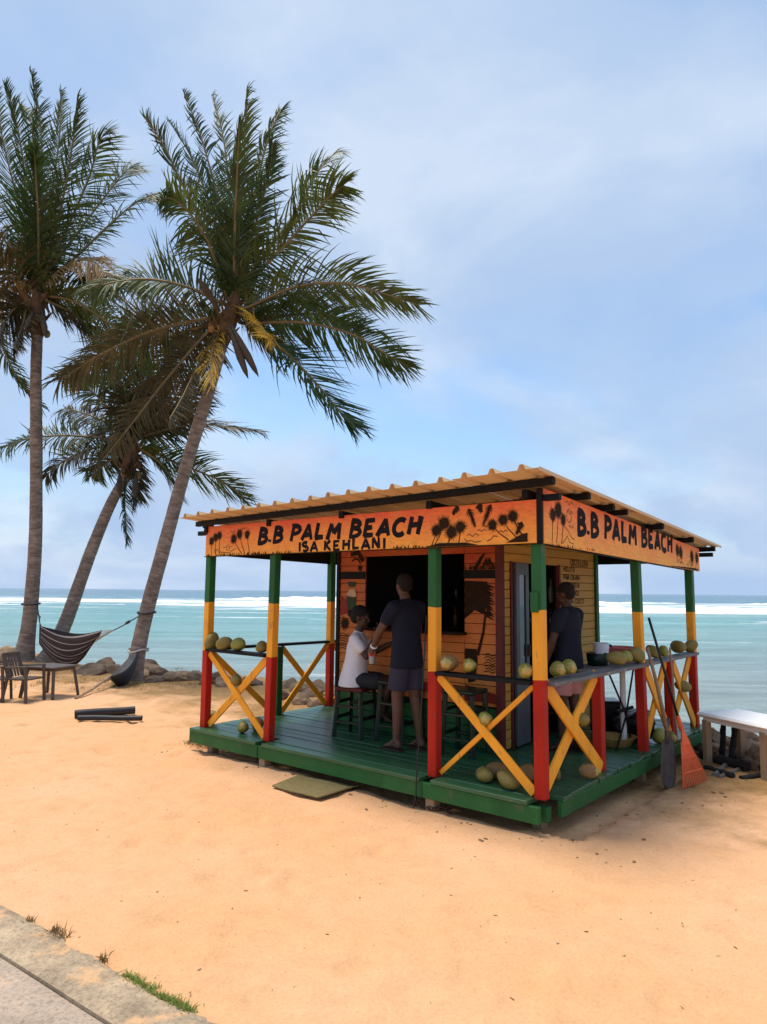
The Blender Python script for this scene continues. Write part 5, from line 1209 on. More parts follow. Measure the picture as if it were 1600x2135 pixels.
deck_coco(507, 1516, 0.070, 'husk_green', 1, 'green trimmed coconut on the deck below the left crossed braces', Vector((0.3, -1, 0.5)))
deck_coco(537, 1508, 0.074, 'husk_brown', 0, 'brown coconut on the deck behind the foot of the second post')
deck_coco(1010, 1615, 0.066, 'husk', 0, 'coconut at the left end of the heap on the front deck')
deck_coco(1036, 1607, 0.072, 'husk_brown', 0, 'brown coconut in the middle of the heap on the front deck')
deck_coco(1061, 1626, 0.078, 'husk', 0, 'largest coconut, foremost of the heap on the front deck')
deck_coco(1098, 1612, 0.072, 'husk_brown', 0, 'brown coconut of the heap half behind the slanting brace')
deck_coco(1156, 1612, 0.060, 'husk_brown', 0, 'brown coconut on the deck right behind the near corner post')
deck_coco(1227, 1608, 0.066, 'husk_brown', 1, 'lone brown trimmed coconut on the deck by the first red half post', Vector((1, -0.2, -0.1)))
deck_coco(1376, 1534, 0.080, 'husk_green', 0, 'green coconut on the deck inside the far side braces')
deck_coco(1400, 1538, 0.060, 'husk', 1, 'trimmed coconut on the deck behind the shovel handle', tocamR)

# ================================================================== STOOLS, TABLE AND CLUTTER ON THE DECK
def stool(x, y, h, mat, seatmat, label, rz=0.2):
    r = thing('bar_stool', label, 'stool', k2w(x, y, DECK), KYAW+rz, 'bar stools'); s_ = 0.17
    MB().box((0, 0, h-0.02), (0.34, 0.34, 0.04), ch=0.012).build('seat', seatmat, r)
    for sx in (-1, 1):
        for sy in (-1, 1): MB().beam((sx*s_, sy*s_, 0), (sx*(s_-0.03), sy*(s_-0.03), h-0.04), 0.045, 0.045, ch=0.006).build('leg', mat, r)
    for z_ in (0.16, h*0.62):
        for sg in (-1, 1):
            k = s_-0.03*z_/h; MB().beam((-k, sg*k, z_), (k, sg*k, z_), 0.035, 0.025).build('stretcher', mat, r); MB().beam((sg*k, -k, z_+0.04), (sg*k, k, z_+0.04), 0.025, 0.035).build('stretcher', mat, r)
stool(-2.62, 0.80, 0.52, 'green_plastic', 'dark_red_paint', 'dark green wooden bar stool with red seat under the seated person')
stool(-2.12, 0.93, 0.62, 'green_plastic', 'green_plastic', 'dark green bar stool standing between the seated and the standing person', 0.0)
stool(-1.25, 0.86, 0.62, 'green_plastic', 'green_plastic', 'dark green bar stool at the right end of the counter', 0.1)
TX, TY = -0.34, 2.05
tb = thing('side_table', 'grey topped table with white pedestal behind the side rail of the kiosk', 'table', k2w(TX, TY, DECK), KYAW)
MB().box((0, 0.03, 0.80), (0.44, 1.05, 0.03), ch=0.008).build('table_top', 'grey_wood', tb)
MB().tube([(0.10, 0.25, 0), (0.10, 0.25, 0.79)], 0.03, 10).build('leg', 'white_plastic', tb)
MB().tube([(0.12, -0.30, 0), (0.12, -0.30, 0.79)], 0.012, 8).build('leg', 'paint_black', tb)
MB().tube([(0.14, -0.22, 0.78), (0.14, 0.18, 0.36), (0.14, 0.36, 0.0)], 0.010, 7).build('cross_leg', 'paint_black', tb)
MB().tube([(0.15, 0.44, 0.78), (0.15, 0.18, 0.30), (0.15, -0.10, 0.0)], 0.010, 7).build('cross_leg', 'paint_black', tb)
MB().box((0.14, 0.2, 0.37), (0.03, 0.40, 0.03), ch=0.004).build('stretcher', 'paint_black', tb)
def pot(x, y, z, prof, mat, name, label, cat, handle=None):
    o = MB().lathe(prof, 20, capt=False).build(name, mat, smooth=True, loc=k2w(x, y, z)); tag(o, label, cat)
    if handle:
        hm, pts, r = handle; h = MB().tube(pts, r, 7).build('handle', hm, o, smooth=True)
    return o
TZ = DECK+0.816
pot(-0.40, 2.05, TZ, [(0.085, 0), (0.10, 0.01), (0.115, 0.12), (0.10, 0.125), (0.08, 0.02)], 'green_plastic', 'bowl', 'dark green bowl standing on the table behind the vendor', 'bowl')
pot(-0.42, 2.20, TZ, [(0.075, 0), (0.08, 0.01), (0.08, 0.22), (0.074, 0.22), (0.072, 0.02)], 'white_plastic', 'pitcher', 'white pitcher with black handle on the table beside the vendor', 'pitcher',
    ('black_rubber', [(0.06, 0.03, 0.20), (0.12, 0.06, 0.19), (0.14, 0.07, 0.12), (0.11, 0.05, 0.05), (0.06, 0.03, 0.04)], 0.013))
pot(-0.30, 2.40, TZ, [(0.12, 0), (0.13, 0.01), (0.170, 0.165), (0.185, 0.168), (0.178, 0.176), (0.160, 0.165), (0.12, 0.02)], 'pink_plastic', 'basin', 'pink plastic basin on the table behind the side rail', 'basin')
pot(-0.30, 2.22, DECK, [(0.13, 0.0), (0.15, 0.01), (0.205, 0.095), (0.215, 0.10), (0.20, 0.10), (0.14, 0.02)], 'pan_tan', 'pan', 'tan pan of scraps on the deck behind the side posts', 'pan')
bm_ = MB(); 
me = rock_mesh(21, 4); me.materials.append(MATS['bag_black'])
for p in me.polygons: p.use_smooth = True
o = bpy.data.objects.new('rubbish_bag', me); C.objects.link(o); o.location = k2w(-0.28, 2.62, DECK+0.16); o.scale = (0.24, 0.22, 0.20); tag(o, 'crumpled black rubbish bag on the deck behind the tan pan', 'bag')
bx_ = MB().box((0, 0, 0.17), (0.28, 0.26, 0.34), ch=0.01).box((0, 0, 0.345), (0.30, 0.28, 0.02), ch=0.004).build('crate', 'bag_black', loc=k2w(-0.62, 2.75, DECK+0.02)); tag(bx_, 'black box standing on the deck between the hut and the rubbish bag', 'box')

# ================================================================== TOOLS LEANING ON THE SIDE RAIL
def rake():
    foot_ = on_z(1448, 1636, 0.01); neck = at_depth(1419, 1512, foot_.y+0.16); top = on_local(1353, 1288, 0, 0.16); top = k2w(*top)
    r = thing('leaf_rake', 'orange plastic leaf rake with dark handle leaning on the side rail', 'rake', foot_); org = foot_
    MB().tube([top-org, neck-org], 0.013, 8).build('handle', 'cable_black', r, smooth=True)
    L0 = on_z(1424, 1644, 0.01); R0 = on_z(1476, 1628, 0.01); mb = MB()
    nrm = (L0-neck).cross(R0-neck).normalized()
    if nrm.y > 0: nrm = -nrm
    nt_ = 15
    hd = MB(); v = []; rows = 8; cols = 16
    for sgn in (0, 1):
        for i in range(rows+1):
            t = i/rows*0.34
            for j in range(cols+1):
                e = L0.lerp(R0, j/cols); p = neck.lerp(e, t)+nrm*(0.012*sgn+0.008*math.sin(j*2.4)*t); v.append(p-org)
    k = cols+1; n1_ = (rows+1)*k
    f = [(i*k+j, (i+1)*k+j, (i+1)*k+j+1, i*k+j+1) for i in range(rows) for j in range(cols)]; f += [tuple(x+n1_ for x in q[::-1]) for q in f]
    hd.add(v, f); hd.build('head_plate', 'rake_orange', r)
    tm = MB()
    for j in range(nt_+1):
        e = L0.lerp(R0, j/nt_); a = neck.lerp(e, 0.28); tm = MB(); tip = e-nrm*0.03
        tm.tube([a-org, neck.lerp(e, 0.8)-org+nrm*0.006, e-org+nrm*0.004, tip-org], [0.006, 0.0058, 0.0055, 0.003], 5); tm.build('tine', 'rake_orange', r)
    cbm = MB(); cbm.tube([neck.lerp(L0.lerp(R0, j/8), 0.78)-org+nrm*0.008 for j in range(9)], 0.008, 5); cbm.build('crossbar', 'rake_orange', r)
    cbm = MB(); cbm.tube([neck.lerp(L0.lerp(R0, j/8), 0.55)-org+nrm*0.008 for j in range(9)], 0.008, 5); cbm.build('crossbar', 'rake_orange', r)
    MB().tube([neck-org+(top-neck).normalized()*0.10, neck-org-(top-neck).normalized()*0.05], [0.018, 0.028], 8).build('socket', 'rake_orange', r)
rake()
def shovel():
    tip = on_z(1388, 1640, 0.0); neck = at_depth(1391, 1524, tip.y+0.20); top = k2w(*on_local(1350, 1350, 0, 0.13))
    r = thing('shovel', 'shovel with worn wooden handle and rusty blade leaning on the side rail', 'shovel', tip); org = tip
    mb = MB(); pts = [top, top.lerp(neck, 0.5)+Vector((0.01, 0, 0)), neck]; mb.tube([p-org for p in pts], [0.016, 0.018, 0.021], 9); mb.build('handle', 'handle_wood', r, smooth=True)
    ax = (tip-neck); l = ax.length; ax.normalize(); sd_ = Vector((0.86, 0.5, 0)); sd_ = (sd_-ax*sd_.dot(ax)).normalized(); nn = sd_.cross(ax); v = []; rows, cols = 10, 8
    if nn.y > 0: nn = -nn
    for i in range(rows+1):
        t = i/rows; wd = 0.10*(min(1, 0.35+t*4) if t < 0.7 else 1)*(1-max(0, (t-0.75)/0.25)**2*0.85)
        for j in range(cols+1):
            u = j/cols*2-1; v.append(neck+ax*(0.06+t*(l-0.03))*1.0+sd_*wd*u+nn*(0.03*u*u)-org)
    k = cols+1; mb = MB(); mb.add(v, [(i*k+j, (i+1)*k+j, (i+1)*k+j+1, i*k+j+1) for i in range(rows) for j in range(cols)]); o = mb.build('blade', 'shovel_steel', r, smooth=True); s_ = o.modifiers.new('t', 'SOLIDIFY'); s_.thickness = 0.004
    MB().tube([neck-ax*0.12-org, neck+ax*0.12-org], [0.026, 0.02], 8).build('socket', 'shovel_steel', r, smooth=True)
shovel()
a = k2w(*on_local(1397, 1350, 0, 0.14)); b = k2w(*on_local(1412, 1560, 0, 0.16)); b.z = max(b.z, DECK+0.02)
o = MB().tube([Vector(), (b-a)*0.5+Vector((0.006, 0, 0)), b-a], [0.010, 0.012, 0.012], 7).build('stick', 'handle_wood', loc=a, smooth=True); tag(o, 'thin pale stick standing against the side rail beside the rake handle', 'stick')

# ================================================================== LOW WHITE TABLE WITH BURNT WOOD
p0 = on_z(1450, 1487, 0.52); p1 = on_z(1600, 1519, 0.52); p3 = on_z(1476, 1464, 0.52)
du = (p1-p0).normalized(); dv = Vector((-du.y, du.x, 0)); wv_ = abs((p3-p0).dot(dv)); wv_ = 0.62
wt = thing('low_table', 'low white plastic table on raw wooden legs at the right edge of the photo', 'table', Vector((p0.x, p0.y, 0)), math.atan2(du.y, du.x))
TL = 1.7
MB().box((TL/2, wv_/2, 0.515), (TL, wv_, 0.05), ch=0.022).build('table_top', 'white_plastic', wt)
MB().box((TL/2, wv_/2, 0.47), (TL-0.10, wv_-0.10, 0.05), ch=0.006).build('apron', 'white_plastic', wt)
for (x, y) in ((0.08, 0.07), (0.08, wv_-0.07), (0.80, 0.07), (0.80, wv_-0.07), (1.62, 0.07), (1.62, wv_-0.07)):
    MB().beam((x, y, -0.05), (x+rnd.uniform(-0.01, 0.01), y, 0.46), 0.075, 0.065, ch=0.006).build('leg', 'raw_wood', wt)
def log(a, b, r, mat, label, grp, cat='log', name='charred_log'):
    a, b = Vector(a), Vector(b); mb = MB(); n_ = 9; pts = [a.lerp(b, i/n_)-a+Vector((rnd.uniform(-1, 1), rnd.uniform(-1, 1), rnd.uniform(-1, 1)))*r*0.14 for i in range(n_+1)]
    mb.tube(pts, [r*rnd.uniform(0.82, 1.1) for _ in range(n_+1)], 9); o = mb.build(name, mat, loc=a); return tag(o, label, cat, grp)
BG = 'burnt wood under the white table'
log(on_z(1506, 1586), at_depth(1509, 1494, on_z(1506, 1586).y+0.02), 0.032, 'charcoal', 'black charred post standing upright under the table, left of two', BG, 'post', 'charred_post')
log(on_z(1524, 1596), at_depth(1535, 1500, on_z(1524, 1596).y+0.02), 0.034, 'charcoal', 'black charred post leaning under the table, right of two', BG, 'post', 'charred_post')
def glog(x0, y0, x1, y1, r, mat, label):
    log(on_z(x0, y0)+Vector((0, 0, r)), on_z(x1, y1)+Vector((0, 0, r*1.2)), r, mat, label, BG)
glog(1462, 1585, 1560, 1612, 0.055, 'charcoal', 'thick black log lying across the burnt heap')
glog(1520, 1600, 1640, 1618, 0.040, 'charcoal', 'long thin black log lying under the table towards the right edge')
glog(1490, 1622, 1520, 1596, 0.026, 'ash_wood', 'grey ashen stick pointing to the front of the burnt heap')
glog(1500, 1625, 1545, 1608, 0.022, 'ash_wood', 'short ashen stick at the front of the burnt heap')
glog(1470, 1606, 1530, 1626, 0.030, 'charcoal', 'short black log at the front of the burnt heap')
glog(1545, 1628, 1600, 1622, 0.026, 'charcoal', 'black stick beside the front table leg')
glog(1500, 1580, 1545, 1596, 0.030, 'ash_wood', 'grey ashen log behind the burnt heap')

# ================================================================== PEOPLE
def remesh(mb, name, mat, parent, vox, smooth_it=6, mats=None):
    me = bpy.data.meshes.new('tmp'); me.from_pydata(mb.v, [], mb.f); me.update(); ob = bpy.data.objects.new('tmp', me); C.objects.link(ob)
    bm = bmesh.new(); bm.from_mesh(me); bmesh.ops.recalc_face_normals(bm, faces=bm.faces); bm.to_mesh(me); bm.free()
    r = ob.modifiers.new('r', 'REMESH'); r.mode = 'VOXEL'; r.voxel_size = vox
    s_ = ob.modifiers.new('s', 'SMOOTH'); s_.iterations = smooth_it; s_.factor = 0.5
    dg = bpy.context.evaluated_depsgraph_get(); ev = ob.evaluated_get(dg); nm = bpy.data.meshes.new_from_object(ev, depsgraph=dg)
    bpy.data.objects.remove(ob); nm.materials.clear(); nm.materials.append(MATS[mat]); nm.name = name
    nm.polygons.foreach_set('use_smooth', [True]*len(nm.polygons))
    o = bpy.data.objects.new(name, nm); C.objects.link(o); o.parent = parent; return o
def cap(mb, a, b, ra, rb, n_=12):
    a, b = Vector(a), Vector(b); d = (b-a); l = max(d.length, 1e-4); d = d/l; pts = []; rr = []
    for t in (-1.0, -0.8, -0.5): pts.append(a+d*ra*t); rr.append(ra*math.sqrt(max(0.0004, 1-t*t)))
    pts.append(a); rr.append(ra); pts.append(b); rr.append(rb)
    for t in (0.5, 0.8, 1.0): pts.append(b+d*rb*t); rr.append(rb*math.sqrt(max(0.0004, 1-t*t)))
    mb.tube(pts, rr, n_)
def hand(mb, wrist, d, pn, sgn, curl=0.5, s=1.0):
    """palm and five fingers; d: direction of the hand, pn: palm normal (fingers curl towards it), sgn: thumb side"""
    d = Vector(d).normalized(); pn = Vector(pn); pn = (pn-d*pn.dot(d)).normalized(); sd_ = d.cross(pn)*sgn; w_ = Vector(wrist)
    for k in range(4):
        o = (k-1.5)*0.019*s; cap(mb, w_+d*0.02*s+sd_*o*0.7, w_+d*0.085*s+sd_*o, 0.014*s, 0.012*s, 8)
        l = (0.070, 0.080, 0.075, 0.058)[k]*s; p = w_+d*0.09*s+sd_*o; dd = d.copy()
        for q, fr in enumerate((0.45, 0.32, 0.25)):
            dd = (dd+pn*curl*(0.5+0.4*q)).normalized(); e = p+dd*l*fr; cap(mb, p, e, (0.0098-0.0008*q)*s, (0.0092-0.0008*q)*s, 7); p = e
    p = w_+d*0.03*s-sd_*0.030*s; td = (d*0.7-sd_*0.75+pn*0.35).normalized(); e = p+td*0.040*s; cap(mb, p, e, 0.012*s, 0.0105*s, 8); td = (d*0.9-sd_*0.2+pn*(0.3+curl*0.5)).normalized(); cap(mb, e, e+td*0.034*s, 0.0105*s, 0.009*s, 8)
def head(mb, c, fw_, s=1.0, tilt=0.0):
    """skull, jaw, nose, ears, brow, lips; fw_: facing"""
    f = Vector(fw_).normalized(); l = Vector((0, 0, 1)).cross(f).normalized(); u = f.cross(l); M = Matrix((f, l, u)).transposed().to_4x4(); M.translation = Vector(c)
    mb.ell((-0.012*s, 0, 0.022*s), (0.098*s, 0.076*s, 0.098*s), 18, 12, M); mb.ell((0.022*s, 0, -0.052*s), (0.066*s, 0.056*s, 0.062*s), 14, 10, M); mb.ell((0.060*s, 0, -0.088*s), (0.024*s, 0.024*s, 0.018*s), 10, 7, M)
    mb.ell((0.092*s, 0, -0.022*s), (0.018*s, 0.017*s, 0.016*s), 8, 6, M); mb.ell((0.086*s, 0, 0.0*s), (0.012*s, 0.011*s, 0.028*s), 8, 6, M)
    mb.ell((0.080*s, 0, 0.028*s), (0.012*s, 0.048*s, 0.010*s), 10, 6, M); mb.ell((0.082*s, 0, -0.052*s), (0.011*s, 0.024*s, 0.010*s), 8, 6, M)
    for sg in (-1, 1): mb.ell((-0.005*s, sg*0.078*s, -0.008*s), (0.020*s, 0.010*s, 0.030*s), 8, 6, M); mb.ell((0.055*s, sg*0.042*s, -0.022*s), (0.022*s, 0.018*s, 0.02*s), 8, 6, M)
    return M
def face_bits(par, M, s=1.0):
    for sg in (-1, 1):
        e = MB().ell((0.073*s, sg*0.030*s, 0.010*s), (0.012*s, 0.013*s, 0.009*s), 8, 6, M).build('eye', 'eye_white', par, smooth=True)
        MB().ell((0.082*s, sg*0.030*s, 0.010*s), (0.005*s, 0.006*s, 0.006*s), 8, 6, M).build('pupil', 'hair', e, smooth=True)
def foot_(mb, ank, d, s=1.0):
    d = Vector(d).normalized(); a = Vector(ank); sd_ = Vector((-d.y, d.x, 0)); b = Vector((a.x, a.y, 0.0))
    cap(mb, a, b-d*0.03*s+Vector((0, 0, 0.040*s)), 0.038*s, 0.034*s); cap(mb, b-d*0.03*s+Vector((0, 0, 0.036*s)), b+d*0.12*s+Vector((0, 0, 0.026*s)), 0.033*s, 0.022*s); cap(mb, a, b+d*0.10*s+Vector((0, 0, 0.03*s)), 0.034*s, 0.02*s)
    for k in range(5):
        o = (k-2)*0.016*s; cap(mb, b+d*0.11*s+sd_*o+Vector((0, 0, 0.020*s)), b+d*(0.165-0.006*abs(k-1))*s+sd_*o*1.15+Vector((0, 0, 0.014*s)), 0.0105*s, 0.0085*s, 7)
def sandals(par, ank, d):
    d = Vector(d).normalized(); b = Vector((ank[0], ank[1], 0)); M = Matrix((d, Vector((-d.y, d.x, 0)), Vector((0, 0, 1)))).transposed().to_4x4(); M.translation = b; mb = MB()
    out = [(-0.075, 0.0, 0.036), (0.0, 0, 0.036), (0.08, 0.0, 0.044), (0.15, 0, 0.042), (0.185, 0, 0.024)]; v = []
    for z in (-0.016, 0.004):
        v += [M @ Vector((x, w_, z)) for (x, _, w_) in out]+[M @ Vector((x, -w_, z)) for (x, _, w_) in out[::-1]]
    n_ = 10; mb.add(v, [tuple(range(n_))[::-1], tuple(range(n_, 2*n_))]+[(i, (i+1) % n_, n_+(i+1) % n_, n_+i) for i in range(n_)])
    o = mb.build('sandal', 'sandal', par); MB().tube([M @ Vector((0.10, 0, 0.01)), M @ Vector((0.085, 0, 0.05)), M @ Vector((0.02, 0.04, 0.03))], 0.006, 5).build('strap', 'sandal', o)
    MB().tube([M @ Vector((0.085, 0, 0.05)), M @ Vector((0.02, -0.04, 0.03))], 0.006, 5).build('strap', 'sandal', o)

def standing(label, loc, rz, H, top_mat, short_mat, skin, armL, armR, look, stance=0.10, lean=0.0, hipz=0.92, sole=0.018, tee_hem=0.80, sleeve=0.62, short_len=0.55, curlL=0.5, curlR=0.4, feet=((0.02, 0.11), (-0.03, -0.10)), beard=False):
    """faces +x; arms: elbow, wrist, hand direction, palm normal"""
    r = thing('person', label, 'person', loc, rz, 'people at the bar'); s = H/1.76; b = MB()
    Z = lambda x, y, z: Vector((x*s+lean*z*s, y*s, z*s+sole))
    pel = Z(0, 0, hipz+0.02); 
    b.loft([(Z(x, 0, z), rx*s, ry*s) for (x, z, rx, ry) in ((0, 0.83, 0.09, 0.14), (-0.01, 0.92, 0.115, 0.165), (-0.005, 1.05, 0.102, 0.145), (0, 1.17, 0.108, 0.150), (0.0, 1.30, 0.115, 0.170), (-0.01, 1.40, 0.095, 0.155), (-0.015, 1.46, 0.06, 0.09))])
    cap(b, Z(-0.02, 0, 1.42), Z(0.015, 0, 1.53), 0.062*s, 0.056*s); hc = Z(0.03, 0, 1.635)
    M = head(b, hc, look, s)
    sh = {}
    for sg, (el, wr, hd, pn), cu in ((1, armL, curlL), (-1, armR, curlR)):
        S = Z(-0.01, sg*0.185, 1.415); E_ = Z(*el); W_ = Z(*wr); sh[sg] = (S, E_)
        cap(b, Z(0, sg*0.08, 1.44), S, 0.055*s, 0.062*s); cap(b, S, E_, 0.056*s, 0.042*s); cap(b, E_, E_.lerp(W_, 0.35), 0.043*s, 0.043*s); cap(b, E_.lerp(W_, 0.35), W_, 0.043*s, 0.027*s); hand(b, W_, hd, pn, sg, cu, s)
    kn = {}
    for i, sg in enumerate((1, -1)):
        fx, fy = feet[i]; hp = Z(0, sg*0.085, hipz); ank = Vector((fx*s, fy*s, 0.085*s+sole)); k_ = hp.lerp(ank, 0.50)+Vector((0.025*s, 0, 0)); kn[sg] = (hp, k_)
        cap(b, hp, k_, 0.088*s, 0.058*s); cap(b, k_, k_.lerp(ank, 0.3)+Vector((-0.012*s, 0, 0)), 0.056*s, 0.056*s); cap(b, k_.lerp(ank, 0.3)+Vector((-0.012*s, 0, 0)), ank, 0.056*s, 0.036*s)
        a0 = Vector((ank.x, ank.y, ank.z-sole)); mbf = MB(); foot_(mbf, a0, (1, 0.12*sg, 0), s); b.add([Vector(v)+Vector((0, 0, sole)) for v in mbf.v], mbf.f)
        if sole > 0.01: sandals(r, (ank.x, ank.y), (1, 0.12*sg, 0))
    body = remesh(b, 'body', skin, r, 0.0085*s, 5); body.location.z = 0
    for ch_ in r.children:
        if ch_.name.startswith('sandal'): ch_.location.z = sole
    face_bits(r, M, s)
    h_ = MB(); h_.ell((-0.022*s, 0, 0.045*s), (0.098*s, 0.084*s, 0.088*s), 18, 12, M); h_.ell((-0.060*s, 0, -0.005*s), (0.055*s, 0.074*s, 0.062*s), 14, 9, M)
    remesh(h_, 'hair', 'hair', r, 0.009*s, 3)
    t = MB(); e = 0.020*s
    t.loft([(Z(x, 0, z), rx*s, ry*s) for (x, z, rx, ry) in ((0.005, tee_hem, 0.146, 0.198), (0, tee_hem+0.05, 0.144, 0.196), (-0.005, 0.98, 0.134, 0.184), (-0.003, 1.08, 0.126, 0.174), (0, 1.18, 0.126, 0.174), (0, 1.30, 0.130, 0.188), (-0.01, 1.40, 0.108, 0.170), (-0.015, 1.455, 0.08, 0.11))], 24)
    cap(t, Z(-0.02, 0, 1.42), Z(-0.012, 0, 1.455), 0.085*s, 0.072*s)
    for sg in (1, -1):
        S, E_ = sh[sg]; cap(t, Z(0, sg*0.08, 1.435), S, 0.068*s, 0.077*s); cap(t, S, S.lerp(E_, sleeve*0.85), 0.076*s, 0.070*s)
    remesh(t, 't_shirt', top_mat, r, 0.011*s, 8)
    p_ = MB()
    p_.loft([(Z(x, 0, z), rx*s, ry*s) for (x, z, rx, ry) in ((-0.01, 0.80, 0.12, 0.17), (-0.01, 0.88, 0.13, 0.178), (0, 0.98, 0.122, 0.170), (0, 1.02, 0.115, 0.16))])
    for sg in (1, -1):
        hp, k_ = kn[sg]; dn = (k_-hp); cap(p_, hp, hp+dn*short_len, 0.102*s, 0.098*s); p_.tube([hp+dn*short_len*0.6, hp+dn*(short_len+0.26)], [0.10*s, 0.105*s], 16)
    remesh(p_, 'shorts', short_mat, r, 0.011*s, 3)
    return r, Z
man, ZM = standing('person in navy t-shirt and mauve shorts standing at the bar counter, reaching to the left', k2w(-1.76, 0.62, DECK), KYAW+R(172), 1.71, 'shirt_navy', 'shorts_mauve', 'skin_light',
    ((0.12, 0.26, 1.18), (0.27, 0.22, 1.00), (0.6, -0.1, -0.6), (0, -1, 0)), ((0.10, -0.27, 1.17), (0.30, -0.33, 1.12), (1, 0.2, -0.1), (0, 0, -1)), (1, -0.35, -0.1), feet=((0.05, 0.12), (-0.06, -0.11)), curlL=0.75, lean=0.03)
wr = MB(); wc = ZM(0.262, 0.222, 1.01); ax = (ZM(0.27, 0.22, 1.00)-ZM(0.12, 0.26, 1.18)).normalized(); u = ax.orthogonal().normalized(); w_ = ax.cross(u)
wr.tube([wc+(u*math.cos(a*0.5236)+w_*math.sin(a*0.5236))*0.031 for a in range(13)], 0.009, 6); wr.build('wristband', 'white_plastic', man, smooth=True)
vend, ZV = standing('person in navy t-shirt and pink shorts standing in the side veranda by the hut door', k2w(-0.52, 1.62, DECK), KYAW+R(176), 1.64, 'shirt_navy', 'shorts_pink', 'skin',
    ((0.03, 0.27, 1.15), (0.12, 0.26, 0.92), (0.25, 0, -1), (0, -1, 0)), ((0.06, -0.26, 1.16), (0.24, -0.24, 1.02), (1, 0.1, -0.2), (0, 0.6, -1)), (1, 0.05, -0.12), feet=((0.03, 0.10), (-0.05, -0.10)))
# drink in the man's hand
hp_ = k2w(-1.76, 0.62, DECK)+Matrix.Rotation(KYAW+R(172), 3, 'Z') @ (ZM(0.27, 0.22, 1.00)+Vector((0.068, -0.045, -0.075)))
cupo = thing('drink', 'red drink in a clear cup held by the person in mauve shorts', 'drink', hp_+Vector((0, 0, -0.10)))
MB().lathe([(0.026, 0), (0.030, 0.005), (0.038, 0.13), (0.036, 0.13), (0.030, 0.02)], 14, capt=False).build('cup', 'bottle_clear', cupo, smooth=True)
MB().lathe([(0.027, 0.012), (0.0385, 0.11), (0.039, 0.112)], 14).build('juice', 'drink_pink', cupo, smooth=True)
MB().tube([(0, 0, 0.05), (0.02, 0.01, 0.19)], 0.004, 6).build('straw', 'white_plastic', cupo)

def seated():
    r = thing('person', 'person in white t-shirt seated on a bar stool in profile, hand raised towards the face', 'person', k2w(-2.62, 0.80, DECK), KYAW+R(30), 'people at the bar'); b = MB(); seat = 0.52
    b.loft([(Vector((x, 0, z)), rx, ry) for (x, z, rx, ry) in ((-0.02, 0.53, 0.11, 0.14), (-0.02, 0.61, 0.125, 0.155), (-0.01, 0.72, 0.105, 0.135), (0.005, 0.83, 0.10, 0.135), (0.015, 0.94, 0.105, 0.145), (0.015, 1.03, 0.085, 0.125), (0.015, 1.07, 0.05, 0.08))])
    cap(b, (0.01, 0, 1.05), (0.035, 0, 1.15), 0.052, 0.046); M = head(b, (0.05, 0, 1.265), (1, -0.15, -0.10), 1.0)
    arms = ((1, (0.17, 0.20, 0.88), (0.36, 0.16, 0.98), (1, -0.1, 0.1), (0, 0, -1)), (-1, (0.15, -0.20, 0.86), (0.24, -0.12, 1.08), (0.25, 0.25, 1), (-1, 0.2, 0)))
    sh = {}
    for sg, el, wr_, hd, pn in arms:
        S = Vector((0.01, sg*0.155, 1.03)); E_ = Vector(el); W_ = Vector(wr_); sh[sg] = (S, E_); cap(b, (0.01, sg*0.07, 1.06), S, 0.045, 0.052); cap(b, S, E_, 0.047, 0.036); cap(b, E_, E_.lerp(W_, 0.4), 0.037, 0.036); cap(b, E_.lerp(W_, 0.4), W_, 0.036, 0.024); hand(b, W_, hd, pn, sg, 0.5, 0.92)
    for sg in (1, -1):
        hp = Vector((0.0, sg*0.08, 0.60)); kn = Vector((0.40, sg*0.10, 0.57)); an = Vector((0.30, sg*0.09, 0.24)); cap(b, hp, kn, 0.080, 0.055); cap(b, kn, kn.lerp(an, 0.35)+Vector((-0.02, 0, 0)), 0.053, 0.052); cap(b, kn.lerp(an, 0.35)+Vector((-0.02, 0, 0)), an, 0.052, 0.034)
        mf = MB(); foot_(mf, (an.x, an.y, 0.08), (1, 0, 0), 0.92); b.add([Vector(v)+Vector((0, 0, 0.16)) for v in mf.v], mf.f)
    remesh(b, 'body', 'skin', r, 0.0085, 5); face_bits(r, M)
    h_ = MB(); h_.ell((-0.022, 0, 0.045), (0.102, 0.088, 0.092), 18, 12, M); h_.ell((-0.065, 0, -0.010), (0.060, 0.078, 0.068), 14, 9, M); h_.ell((-0.125, 0, 0.03), (0.045, 0.045, 0.045), 12, 8, M); remesh(h_, 'hair', 'hair', r, 0.009, 3)
    t = MB()
    t.loft([(Vector((x, 0, z)), rx, ry) for (x, z, rx, ry) in ((-0.03, 0.525, 0.165, 0.192), (-0.03, 0.58, 0.158, 0.188), (-0.02, 0.66, 0.146, 0.175), (-0.01, 0.75, 0.132, 0.162), (0.005, 0.84, 0.124, 0.158), (0.015, 0.94, 0.122, 0.160), (0.015, 1.02, 0.098, 0.140), (0.012, 1.075, 0.07, 0.095))], 24)
    cap(t, (0.01, 0, 1.05), (0.018, 0, 1.085), 0.072, 0.060); t.ell((0.12, 0, 0.60), (0.10, 0.15, 0.06), 14, 8)
    for sg in (1, -1):
        S, E_ = sh[sg]; cap(t, (0.01, sg*0.07, 1.05), S, 0.058, 0.066); cap(t, S, S.lerp(E_, 0.52), 0.066, 0.064)
    remesh(t, 't_shirt', 'shirt_white', r, 0.011, 8)
    p_ = MB(); p_.ell((-0.01, 0, 0.60), (0.13, 0.165, 0.085), 16, 10)
    for sg in (1, -1): cap(p_, (0, sg*0.08, 0.60), (0.24, sg*0.092, 0.585), 0.092, 0.084)
    remesh(p_, 'shorts', 'shorts_dark', r, 0.011, 3)
seated()

